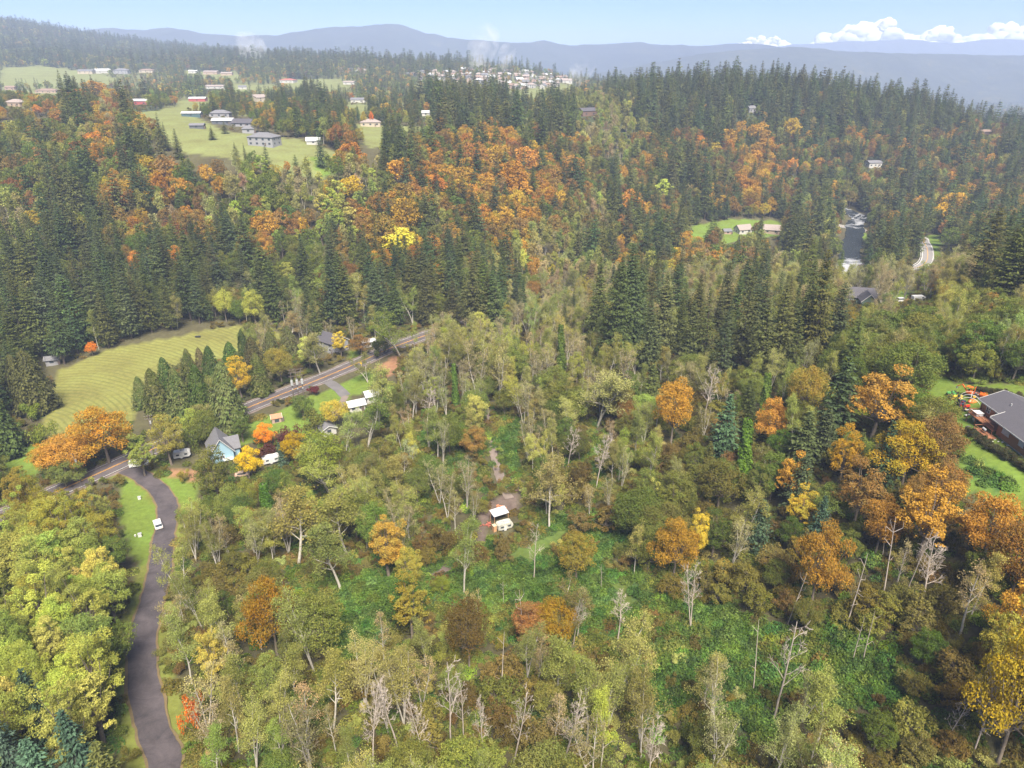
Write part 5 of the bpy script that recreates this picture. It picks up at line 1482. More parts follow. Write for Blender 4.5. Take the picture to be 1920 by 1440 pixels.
def siding_mat(name, col, scale=4.5):
    if name in _mats: return _mats[name]
    m, nt, out = new_mat(name)
    p = nt.nodes.new('ShaderNodeBsdfPrincipled')
    tc = nt.nodes.new('ShaderNodeTexCoord')
    w = nt.nodes.new('ShaderNodeTexWave'); w.bands_direction = 'Z'; w.wave_profile = 'SAW'
    w.inputs['Scale'].default_value = scale; w.inputs['Distortion'].default_value = 0.0
    nt.links.new(tc.outputs['Object'], w.inputs['Vector'])
    f = noise(nt, 1.2, 4, .6, tc.outputs['Object'])
    c = mixrgb(nt, tuple(x * .8 for x in col), tuple(min(1, x * 1.1) for x in col), math_n(nt, 'ADD', math_n(nt, 'MULTIPLY', w.outputs['Fac'], .4), math_n(nt, 'MULTIPLY', f, .6)))
    nt.links.new(c, p.inputs['Base Color'])
    p.inputs['Roughness'].default_value = .8
    nt.links.new(p.outputs[0], out.inputs[0])
    _mats[name] = m
    return m

RF_GREY = shingle_mat('shingles_grey', (.13, .13, .145)); RF_DARK = shingle_mat('shingles_charcoal', (.065, .062, .075)); RF_BROWN = shingle_mat('shingles_brown', (.20, .14, .11))
RF_TAN = shingle_mat('shingles_tan', (.24, .20, .185)); RF_WHITE = mat('metal_roof_white', (.46, .47, .49), .45, var=.08); RF_RED = shingle_mat('shingles_red', (.30, .10, .08)); RF_CEDAR = shingle_mat('shingles_cedar', (.34, .17, .10))
WL_BLUE = siding_mat('siding_light_blue', (.25, .39, .48)); WL_WHITE = siding_mat('siding_white', (.45, .44, .42)); WL_TAN = siding_mat('siding_tan', (.36, .27, .21)); WL_GREY = siding_mat('siding_grey', (.27, .27, .29))
WL_DARK = siding_mat('siding_slate', (.10, .11, .13)); WL_RED = siding_mat('siding_barn_red', (.34, .07, .07)); WL_CREAM = siding_mat('siding_cream', (.42, .36, .28)); WL_GREEN = siding_mat('siding_dark_green', (.10, .15, .12))
WL_TEAL = siding_mat('siding_teal', (.06, .11, .13)); WL_WOOD = siding_mat('siding_orange_cedar', (.34, .15, .065)); WL_BROWN = siding_mat('siding_brown', (.16, .10, .075)); WL_PINK = siding_mat('siding_rose', (.36, .25, .21))
TRIM = mat('trim_white', (.52, .52, .51), .6); GLASS = mat('window_glass', (.05, .06, .075), .08, var=.3); DOORM = mat('door_dark', (.12, .09, .08), .5)
CURT = mat('window_blind', (.5, .53, .56), .3)
M_CONC = mat('concrete', (.38, .36, .34), .9); M_DECK = mat('deck_cedar', (.28, .12, .06), .75, var=.25, scale=6); M_PLY = mat('plywood', (.44, .25, .13), .8, var=.15)
M_RUB = mat('tyre_rubber', (.03, .03, .032), .9); M_STEEL = mat('steel_grey', (.35, .36, .37), .4, .7); M_POLE = mat('pole_wood', (.12, .095, .08), .95, var=.3); M_BLACK = mat('black_plastic', (.03, .03, .035), .5)
M_CARW = mat('car_paint_white', (.58, .58, .58), .25, var=.03); M_TANK = mat('tank_white', (.55, .53, .52), .4, var=.05); M_ORG = mat('machine_orange', (.62, .13, .02), .4, var=.15); M_REDP = mat('machine_red', (.55, .035, .02), .4, var=.15)
M_GRN = mat('machine_green', (.10, .30, .09), .45, var=.15); M_YELP = mat('machine_yellow', (.68, .45, .04), .45, var=.15); M_TAN_CAR = mat('car_paint_tan', (.45, .34, .26), .3, var=.05); M_MOSS = mat('mossy_white_panel', (.40, .40, .35), .6, var=.4, scale=2.0)
M_GREYP = mat('grey_panel', (.33, .34, .36), .5); M_CAN = mat('regulator_grey', (.36, .37, .39), .4, var=.06); M_STONE = mat('pale_stone', (.6, .58, .55), .9)

def keep_clear(o_loc, rad, u0=None, v0=None, u1=None, v1=None):
    CLEAR.append((o_loc[0], o_loc[1], rad))
    if u0 is not None:
        PROTECT.append((u0, v0, u1, v1, o_loc[1]))

def gable_walls(mb, w, d, h, rh, z0=-1.2):
    pts = [(-w / 2, -d / 2, z0), (-w / 2, d / 2, z0), (-w / 2, d / 2, h), (-w / 2, 0, h + rh), (-w / 2, -d / 2, h)]
    mb.poly(pts, (w, 0, 0))

def roof_gable(mb, w, d, h, rh, over=.5, th=.18, lift=.03):
    sl = rh / (d / 2)
    for s in (-1, 1):
        y1 = s * (d / 2 + over)
        pts = [(-w / 2 - over, 0, h + rh + lift), (-w / 2 - over, y1, h - over * sl + lift), (-w / 2 - over, y1, h - over * sl + lift + th), (-w / 2 - over, 0, h + rh + lift + th)]
        mb.poly(pts, (w + 2 * over, 0, 0))

def roof_hip(mb, w, d, h, rh, over=.5, th=.16, lift=.03):
    a, b = w / 2 + over, d / 2 + over
    rl = max(w / 2 - d / 2, .2)
    bm = mb.bm
    lo = [bm.verts.new(p) for p in ((-a, -b, h + lift), (a, -b, h + lift), (a, b, h + lift), (-a, b, h + lift))]
    hi = [bm.verts.new((x, y, z + th)) for x, y, z in ((-a, -b, h + lift), (a, -b, h + lift), (a, b, h + lift), (-a, b, h + lift))]
    r0 = bm.verts.new((-rl, 0, h + rh + th)); r1 = bm.verts.new((rl, 0, h + rh + th))
    bm.faces.new(lo[::-1])
    for i in range(4): bm.faces.new((lo[i], lo[(i + 1) % 4], hi[(i + 1) % 4], hi[i]))
    bm.faces.new((hi[0], hi[1], r1, r0)); bm.faces.new((hi[2], hi[3], r0, r1)); bm.faces.new((hi[1], hi[2], r1)); bm.faces.new((hi[3], hi[0], r0))

def window(parent, c, w, h, face, framed=True, glass=None):
    """face: 'y-','y+','x-','x+' of the wall it sits on"""
    t = .06
    ax = face[0]; sg = 1 if face[1] == '+' else -1
    n = Vector((sg, 0, 0)) if ax == 'x' else Vector((0, sg, 0))
    dim = (t, w, h) if ax == 'x' else (w, t, h)
    o = MB().box(Vector(c) + n * .015, dim).build('window', glass or GLASS, parent)
    if framed:
        f = MB()
        for dx, dz, ww, hh in ((0, h / 2, w + .2, .12), (0, -h / 2, w + .2, .12), (-w / 2, 0, .12, h), (w / 2, 0, .12, h), (0, 0, .06, h)):
            cc = Vector(c) + n * .05 + (Vector((0, dx, dz)) if ax == 'x' else Vector((dx, 0, dz)))
            f.box(cc, (t, ww, hh) if ax == 'x' else (ww, t, hh))
        fo = f.build('frame', TRIM, o)
    return o

def house(name, label, cat, pos, yaw, w, d, h, rh, wall, roof, kind='gable', group=None, wins=3, chimney=False, over=.5, door=True, framed=False, trim=True):
    e = empty(name, pos, yaw)
    tag(e, label, cat, group)
    mb = MB()
    if kind == 'hip': mb.box((0, 0, (h - 1.2) / 2), (w, d, h + 1.2))
    else: gable_walls(mb, w, d, h, rh)
    mb.build('wall', wall, e)
    mb = MB()
    if kind == 'hip': roof_hip(mb, w, d, h, rh, over)
    else: roof_gable(mb, w, d, h, rh, over)
    ro = mb.build('roof', roof, e)
    if chimney:
        MB().box((w * .2, 0, h + rh + .4), (.8, .6, 1.6)).build('chimney', RF_BROWN, ro)
    zc = min(h - .9, 1.7)
    lv = [zc] if h < 4.6 else [1.6, h - 1.2]
    for z in lv:
        for face, L, off in (('y-', w, d / 2), ('x-', d, w / 2), ('x+', d, w / 2)):
            n = wins if face == 'y-' else max(1, wins - 2)
            for k in range(n):
                s = (k + .5) / n * L - L / 2
                if face == 'y-': window(e, (s, -off, z), min(1.6, L / n * .45), 1.3, face, framed)
                else: window(e, ((1 if face == 'x+' else -1) * off, s, z), min(1.4, L / n * .4), 1.2, face, framed)
    if door:
        MB().box((w * .08 + w / (2 * max(wins, 1)), -d / 2 - .03, 1.0), (1.0, .08, 2.1)).build('door', DOORM, e)
    if trim and kind != 'hip':
        sl = rh / (d / 2)
        for x in (-w / 2 - over - .04, w / 2 + over + .04):
            f = MB()
            for s in (-1, 1):
                y1 = s * (d / 2 + over)
                f.poly([(x - .04, 0, h + rh - .08), (x - .04, y1, h - over * sl - .08), (x - .04, y1, h - over * sl + .2), (x - .04, 0, h + rh + .2)], (.08, 0, 0))
            f.build('fascia', TRIM, ro)
    return e

def place_house(name, label, u, v, wpx, ratio, h, rh, yaw, wall, roof, kind='gable', cat='house', group=None, wins=3, vis=1.0, maxw=30, **kw):
    p = hit(u, v)
    _, _, d = project(p.x, p.y, p.z)
    w = min(wpx * float(d) / FPX / max(.5, abs(math.cos(yaw))), maxw)
    o = house(name, label, cat, p, yaw, w, w * ratio, h, rh, wall, roof, kind, group, wins, **kw)
    hp = (h + rh) * FPX / float(d)
    keep_clear(p, max(w * .6, 4.5), u - wpx * .5 * vis, v - hp * .95, u + wpx * .5 * vis, v - 1)
    return o

# ------------------------------------------------------------------ blue house by the junction
def blue_house():
    p = hit(415, 853)
    p.z -= .2
    e = house('blue_house', 'light blue house with steep grey gable roof by the junction', 'house', p, R(-62), 9.0, 7.0, 3.6, 4.6, WL_BLUE, RF_GREY, wins=2, framed=True, over=.55)
    # cross gable facing the drive
    mb = MB()
    w2, d2 = 5.0, 4.4
    pts = [(.6 - d2 / 2, 3.4, -1), (.6 + d2 / 2, 3.4, -1), (.6 + d2 / 2, 3.4, 3.5), (.6, 3.4, 6.4), (.6 - d2 / 2, 3.4, 3.5)]
    mb.poly(pts, (0, 2.2, 0)).build('wing_wall', WL_BLUE, e)
    mb = MB()
    for s in (-1, 1):
        mb.poly([(.6, 1.0, 6.5), (.6 + s * (d2 / 2 + .5), 1.0, 2.9), (.6 + s * (d2 / 2 + .5), 1.0, 3.08), (.6, 1.0, 6.68)], (0, 5.1, 0))
    mb.build('wing_roof', RF_GREY, e)
    MB().box((5.4, 1.6, 1.1), (2.0, 3.0, .15)).box((6.3, .3, .2), (.12, .12, 1.8)).box((6.3, 2.9, .2), (.12, .12, 1.8)).build('porch', TRIM, e)
    keep_clear(p, 9, 385, 795, 450, 848)
    return e
blue_house()

# ------------------------------------------------------------------ brown house with the deck
def brown_house():
    P0 = hit(1832, 782); P1 = hit(1918, 838)
    ax = Vector((P1.x - P0.x, P1.y - P0.y, 0)); ax.normalize()
    yaw = math.atan2(ax.y, ax.x)
    bx = Vector((-ax.y, ax.x, 0))                    # towards the back of the house
    L, Dp, h, rh = 24.0, 10.5, 2.9, 2.0
    c = Vector((P0.x, P0.y, 0)) + ax * L / 2 + bx * Dp / 2
    c.z = max(P0.z, P1.z) + .9
    e = empty('brown_house', c, yaw)
    tag(e, 'brown cedar-sided ranch house with charcoal roof and wooden deck', 'house')
    mb = MB(); gable_walls(mb, L, Dp, h, rh, -4.5); mb.build('wall', WL_WOOD, e)
    mb = MB(); roof_gable(mb, L, Dp, h, rh, .6, .2); ro = mb.build('roof', RF_DARK, e)
    # front wing with its own gable
    x0, wl = 3.4, 15.0
    MB().poly([(x0 + 2.4 - wl / 2, -Dp / 2 + .2, -4.5), (x0 + 2.4 - wl / 2, -Dp / 2 - 2.2, -4.5), (x0 + 2.4 - wl / 2, -Dp / 2 - 2.2, h - 2.2 * rh / (Dp / 2) + .2), (x0 + 2.4 - wl / 2, -Dp / 2 + .2, h + .2)], (wl - 2.4, 0, 0)).build('wing_wall', WL_WOOD, e)
    mb = MB()
    sl = rh / (Dp / 2)
    mb.poly([(x0 - wl / 2, -.6, h + rh - .6 * sl + .26), (x0 - wl / 2, -Dp / 2 - 2.9, h - 2.9 * sl + .30), (x0 - wl / 2, -Dp / 2 - 2.9, h - 2.9 * sl + .50), (x0 - wl / 2, -.6, h + rh - .6 * sl + .46)], (wl, 0, 0))
    mb.build('wing_roof', RF_DARK, ro)
    MB().box((-L / 4 - 1.6, -Dp / 2 - .66, h - .18), (L / 2 - 2, .08, .28)).build('fascia', TRIM, ro)
    MB().box((x0, -Dp / 2 - 2.95, h - 2.95 * sl + .32), (wl, .08, .3)).build('fascia', TRIM, ro)
    MB().box((x0 - wl / 2 - .05, -Dp / 2 - 1.2, h - .05), (.08, 3.4, .3), rx=math.atan(sl)).build('fascia', TRIM, ro)
    for s in (-1, 1):
        MB().poly([(-L / 2 - .7, 0, h + rh - .02), (-L / 2 - .7, s * (Dp / 2 + .6), h - .6 * sl - .02), (-L / 2 - .7, s * (Dp / 2 + .6), h - .6 * sl + .26), (-L / 2 - .7, 0, h + rh + .26)], (.08, 0, 0)).build('fascia', TRIM, ro)
    for x, y in ((-6, -2.5), (2, 1.5), (7, -2.2), (-2, 2.4)):
        MB().cyl((x, y, h + .5), (x, y, h + rh + .6 - abs(y) * sl + .2), .16, n=8).build('roof_vent', M_GREYP, ro)
    for x, w in ((1.2, 2.3), (6.5, 1.6), (9.4, 1.6)):
        window(e, (x, -Dp / 2 - 2.2, 1.05), w, 1.5, 'y-', True, CURT)
    window(e, (-L / 2, -2.2, 1.5), 1.4, 1.3, 'x-', True); window(e, (-9, -Dp / 2, 1.5), 1.4, 1.3, 'y-', True)
    MB().box((-5.6, -Dp / 2 - .04, 1.05), (1.8, .1, 2.1)).build('door', GLASS, e)
    MB().box((x0 + 1.2, -Dp / 2 - 2.22, -1.9), (wl - 2.4, .1, 1.6)).build('foundation', M_CONC, e)
    # deck: floor, posts, rails, stair
    dk = MB().box((-6.6, -Dp / 2 - 1.55, -.25), (9.6, 3.1, .18)).build('deck', M_DECK, e)
    for x in (-11.3, -8.2, -5.1, -2.0): MB().box((x, -Dp / 2 - 3.0, -1.6), (.16, .16, 2.9)).build('deck_post', M_DECK, dk)
    mb = MB()
    mb.box((-6.6, -Dp / 2 - 3.05, .85), (9.6, .1, .1)); mb.box((-11.35, -Dp / 2 - 1.55, .85), (.1, 3.1, .1))
    for k in range(34): mb.box((-11.35 + k * .288, -Dp / 2 - 3.05, .3), (.05, .05, 1.0))
    for k in range(10): mb.box((-11.35, -Dp / 2 - .2 - k * .3, .3), (.05, .05, 1.0))
    mb.build('deck_railing', M_DECK, dk)
    low = MB().box((-2.6, -Dp / 2 - 3.9, -1.35), (5.2, 2.6, .16)).build('lower_deck', M_DECK, e)
    mb = MB()
    mb.box((-2.6, -Dp / 2 - 5.15, -.35), (5.2, .1, .1)).box((-5.15, -Dp / 2 - 3.9, -.35), (.1, 2.6, .1))
    for k in range(19): mb.box((-5.15 + k * .288, -Dp / 2 - 5.15, -.85), (.05, .05, 1.0))
    for x in (-5.1, -2.5, -.1): mb.box((x, -Dp / 2 - 5.1, -2.4), (.16, .16, 3.0))
    mb.build('lower_railing', M_DECK, low)
    mb = MB()
    for k in range(6): mb.box((-.2 + k * .32, -Dp / 2 - 4.0, -1.55 - k * .26), (.34, 1.4, .08))
    mb.build('deck_steps', M_DECK, low)
    # things standing on the deck
    wm = e.matrix_basis.copy()
    def at(x, y, z): return Matrix.Translation(c) @ Matrix.Rotation(yaw, 4, 'Z') @ Vector((x, y, z))
    g = empty('hot_tub', at(-9.6, -Dp / 2 - 1.9, -.15), yaw); tag(g, 'grey hot tub under a pale cover on the wooden deck', 'hot tub')
    MB().box((0, 0, .4), (1.8, 1.8, .8), bevel=.12).build('shell', M_GREYP, g); MB().box((0, 0, .87), (1.95, 1.95, .14), bevel=.04).build('cover', RF_WHITE, g)
    g = empty('patio_grill', at(-3.0, -Dp / 2 - 4.2, -1.26), yaw); tag(g, 'dark barbecue grill on the lower deck', 'grill')
    MB().box((0, 0, .45), (.9, .5, .7)).build('cart', M_BLACK, g); MB().cyl((-.45, 0, .9), (.45, 0, .9), .27, n=12).build('lid', M_GREYP, g)
    keep_clear(c, 15, 1825, 740, 1960, 830)
    CLEAR.append((P1.x, P1.y, 10))
brown_house()

# ------------------------------------------------------------------ vehicles
def car(label, u, v, yaw, paint, kind='suv', L=4.6, W=1.85, name=None, cat='car', group=None, lift=0.0):
    p = hit(u, v)
    e = empty(name or 'parked_car', (p.x, p.y, p.z + .14 + lift), yaw)
    tag(e, label, cat, group)
    x = L / 2
    if kind == 'van': prof = [(-x, .35), (x, .35), (x, 1.0), (x - .5, 1.15), (x - 1.2, 2.1), (x - 1.6, 2.2), (-x + .1, 2.2), (-x, 2.0)]
    elif kind == 'sedan': prof = [(-x, .32), (x, .32), (x, .75), (x - .3, .85), (-x + .2, .95), (-x, .85)]
    else: prof = [(-x, .35), (x, .35), (x, .85), (x - .25, 1.0), (-x + .15, 1.1), (-x, .95)]
    mb = MB(); mb.poly([(a, -W / 2, b) for a, b in prof], (0, W, 0))
    bmesh.ops.bevel(mb.bm, geom=list(mb.bm.edges), offset=.07, segments=2, affect='EDGES')
    b = mb.build('body', paint, e)
    if kind == 'van':
        MB().box((x - .95, 0, 1.65), (.06, W * .84, .7), ry=R(-34)).build('windscreen', GLASS, e)
        for s in (-1, 1): MB().box((x - 2.0, s * (W / 2 + .005), 1.55), (.9, .03, .55)).build('side_window', GLASS, e)
    else:
        h0, h1 = (.9, 1.45) if kind == 'sedan' else (1.05, 1.72)
        f, bk = (x - 1.15, -x + .7) if kind == 'sedan' else (x - 1.1, -x + .12)
        mb = MB(); mb.poly([(f, -W / 2 + .12, h0), (f - .65, -W / 2 + .2, h1 - .06), (bk + .3, -W / 2 + .2, h1 - .06), (bk, -W / 2 + .12, h0)], (0, W - .3, 0)); gl = mb.build('cabin_glass', GLASS, e)
        MB().box(((f - .65 + bk + .3) / 2, 0, h1), (f - .65 - bk - .2, W - .34, .09), bevel=.03).build('cabin_roof', paint, e)
    for sx in (x - .85, -x + .85):
        for s in (-1, 1):
            wh = MB().cyl((sx, s * (W / 2 - .22), .34), (sx, s * (W / 2 + .02), .34), .34, n=16).build('wheel', M_RUB, e)
            MB().cyl((sx, s * (W / 2 - .1), .34), (sx, s * (W / 2 + .035), .34), .19, n=12).build('rim', M_STEEL, wh)
    for s in (-1, 1):
        MB().box((x - .02, s * (W / 2 - .3), .72 if kind != 'van' else .85), (.08, .35, .16)).build('headlight', CURT, e)
        MB().box((-x + .02, s * (W / 2 - .25), .8), (.08, .25, .2)).build('tail_light', M_REDP, e)
    keep_clear(p, 4.5, u - 15, v - 16, u + 15, v + 2)
    return e
_sv = hit(297, 987)
car('white sport utility car parked on the grass edge of the lane', 297, 987, R(124), M_CARW, 'suv', 4.7, 1.95)
car('white delivery van parked at the mouth of the lane', 262, 874, R(20), M_CARW, 'van', 5.6, 2.0, 'parked_van', 'van')
car('tan car parked under the vivid yellow maple', 455, 893, R(15), M_TAN_CAR, 'sedan', 4.4, 1.8)
car('white car parked on the lawn of the dark green house', 1690, 566, R(10), M_CARW, 'suv', 4.6, 1.9)
car('white box van parked beyond the dark green house', 1722, 564, R(5), M_CARW, 'van', 6.0, 2.2, 'parked_van', 'van')

def camper(label, u, v, yaw, L, W, H, m, name='camper_trailer', van=False):
    p = hit(u, v)
    e = empty(name, (p.x, p.y, p.z + .1), yaw); tag(e, label, 'camper')
    x = L / 2
    mb = MB(); mb.poly([(-x, -W / 2, .55), (x - .5, -W / 2, .55), (x, -W / 2, 1.2), (x - .15, -W / 2, H - .35), (x - .7, -W / 2, H), (-x + .35, -W / 2, H), (-x, -W / 2, H - .4)], (0, W, 0))
    bmesh.ops.bevel(mb.bm, geom=list(mb.bm.edges), offset=.08, segments=2, affect='EDGES')
    mb.build('body', m, e)
    for s in (-1, 1):
        for k in range(2): MB().box((-x * .5 + k * x * .95, s * (W / 2 + .01), H * .62), (.9, .04, .55)).build('side_window', GLASS, e)
        for k in (-.45, .45):
            MB().cyl((k - .2, s * (W / 2 - .25), .36), (k - .2, s * (W / 2 - .02), .36), .36, n=14).build('wheel', M_RUB, e)
    MB().box((x - .03, 0, H * .62), (.05, W * .5, .6)).build('front_window', GLASS, e)
    MB().box((-x * .1, -W / 2 - .015, H * .42), (.7, .04, 1.6)).build('door', TRIM, e)
    MB().box((0, 0, H + .12), (.8, .7, .26), bevel=.05).build('roof_vent', M_GREYP, e)
    MB().box((-x + .35, 0, H * .5), (.5, W * 1.005, .18)).build('stripe', M_GREYP, e)
    MB().box((x + .5, 0, .5), (1.2, .12, .12)).cyl((x + 1.0, 0, 0), (x + 1.0, 0, .5), .05).build('hitch', M_BLACK, e)
    keep_clear(p, 5, u - L * FPX / 230 / 2, v - 22, u + L * FPX / 230 / 2, v + 3)
    return e
camper('white camper trailer parked beside the vivid yellow maple', 510, 868, R(28), 5.6, 2.3, 2.7, M_CARW)
camper('white motorhome parked below the green and gold trees by the blue house', 343, 858, R(22), 5.2, 2.2, 2.6, M_CARW, 'motorhome')
camper('mossy white camper trailer beside the flat white canopy', 946, 992, R(25), 4.4, 2.2, 2.4, M_MOSS)

# ------------------------------------------------------------------ clearing: canopy, plywood box, wood piles
def clearing():
    p = hit(938, 985)
    q = hit(936, 979)
    e = empty('canopy', (q.x, q.y + 1.2, q.z), R(26)); tag(e, 'flat white metal canopy on posts in the clearing', 'canopy')
    MB().box((0, 0, 2.75), (4.6, 3.2, .07), ry=R(-2), rx=R(6)).build('roof', RF_WHITE, e)
    for x in (-2.1, 2.1):
        for y in (-1.4, 1.4):
            MB().box((x, y, 1.25), (.1, .1, 2.9 + y * .1)).build('post', M_PLY, e)
    mb = MB()
    for k in range(6): mb.box((-2.0 + k * .8, 0, 2.66), (.06, 3.1, .08), rx=R(6))
    mb.build('rafters', M_PLY, e)
    b = hit(927, 996)
    e = empty('plywood_box', b, R(30)); tag(e, 'tall tan plywood box standing beside the camper trailer', 'box')
    MB().box((0, 0, .95), (.9, 1.1, 2.0)).build('body', M_PLY, e); MB().box((0, 0, 1.98), (1.02, 1.22, .07)).build('lid', mat('pale_ply', (.5, .4, .27)), e)
    for k, (u, v, m, lab, n) in enumerate(((938, 952, mat('split_wood_orange', (.50, .20, .10)), 'pile of orange split firewood on the gravel', 'firewood_pile'), (975, 921, mat('dark_red_scrap', (.10, .045, .05)), 'dark red scrap heap at the end of the dirt track', 'scrap_heap'), (915, 983, mat('rusty_red', (.32, .09, .06)), 'low rusty red heap under the flat canopy', 'junk_heap'))):
        p = hit(u, v); e = empty(n, p, .4); tag(e, lab, 'heap')
        r = random.Random(k)
        for j in range(14):
            L = r.uniform(.4, 1.3)
            a = r.uniform(0, 3.14); c = Vector((r.gauss(0, .6), r.gauss(0, .45), .12 + .12 * (j % 4)))
            d = Vector((math.cos(a), math.sin(a), r.uniform(-.2, .2))) * L / 2
            MB().cyl(c - d, c + d, r.uniform(.08, .15), n=6).build('log', m, e)
        keep_clear(p, 2, u - 8, v - 8, u + 8, v + 2)
    CLEAR.append((q.x, q.y, 6))
    PROTECT.append((908, 952, 962, 1000, q.y - 3))
    PROTECT.append((900, 930, 985, 955, q.y + 4))
clearing()

# ------------------------------------------------------------------ houses along the road
place_house('two_storey_house', 'grey two-storey house with dark roof behind the golden cottonwood', 625, 655, 44, .75, 4.8, 2.8, R(-35), WL_GREY, RF_DARK, wins=2, framed=True, maxw=11)
place_house('carport', 'small white-roofed carport next to the grey two-storey house', 691, 648, 20, .7, 2.4, .6, R(25), WL_WHITE, RF_WHITE, cat='carport', wins=1, maxw=6, door=False)
place_house('white_roofed_workshop', 'low workshop with white metal roof at the end of the driveway', 668, 768, 26, .7, 2.6, 1.3, R(28), WL_WHITE, RF_WHITE, cat='workshop', wins=2, maxw=6, vis=.5)
place_house('white_roofed_barn', 'white-roofed barn half hidden behind the workshop', 700, 750, 26, .7, 2.8, 1.4, R(28), WL_WHITE, RF_WHITE, cat='barn', wins=2, maxw=6.5, vis=.4)
place_house('garage', 'small white garage with dark doorway beside the amber tree', 614, 812, 16, 1.2, 2.5, 1.2, R(-55), WL_WHITE, RF_GREY, cat='garage', wins=1, maxw=4.2)
place_house('garden_shed', 'tan garden shed with orange-brown roof on the lawn', 519, 790, 17, .8, 1.9, 1.0, R(24), WL_PINK, RF_CEDAR, cat='shed', wins=1, maxw=3.4, over=.25)
place_house('field_shelter', 'grey shelter at the forest edge of the mown field', 100, 682, 20, .6, 2.4, 1.0, R(15), WL_GREY, RF_GREY, cat='shelter', wins=1, maxw=5)
place_house('dark_green_house', 'dark green house with charcoal roof behind the alders', 1612, 566, 56, .62, 3.4, 3.2, R(-14), WL_GREEN, RF_DARK, wins=3, framed=True, maxw=15)
_g = hit(1620, 572)
house('gable_wing', 'green gable wing with twin white windows at the front of the dark green house', 'house', (_g.x, _g.y - 2, _g.z), R(78), 7, 6, 3.4, 3.0, WL_GREEN, RF_DARK, wins=1, framed=True, door=False)

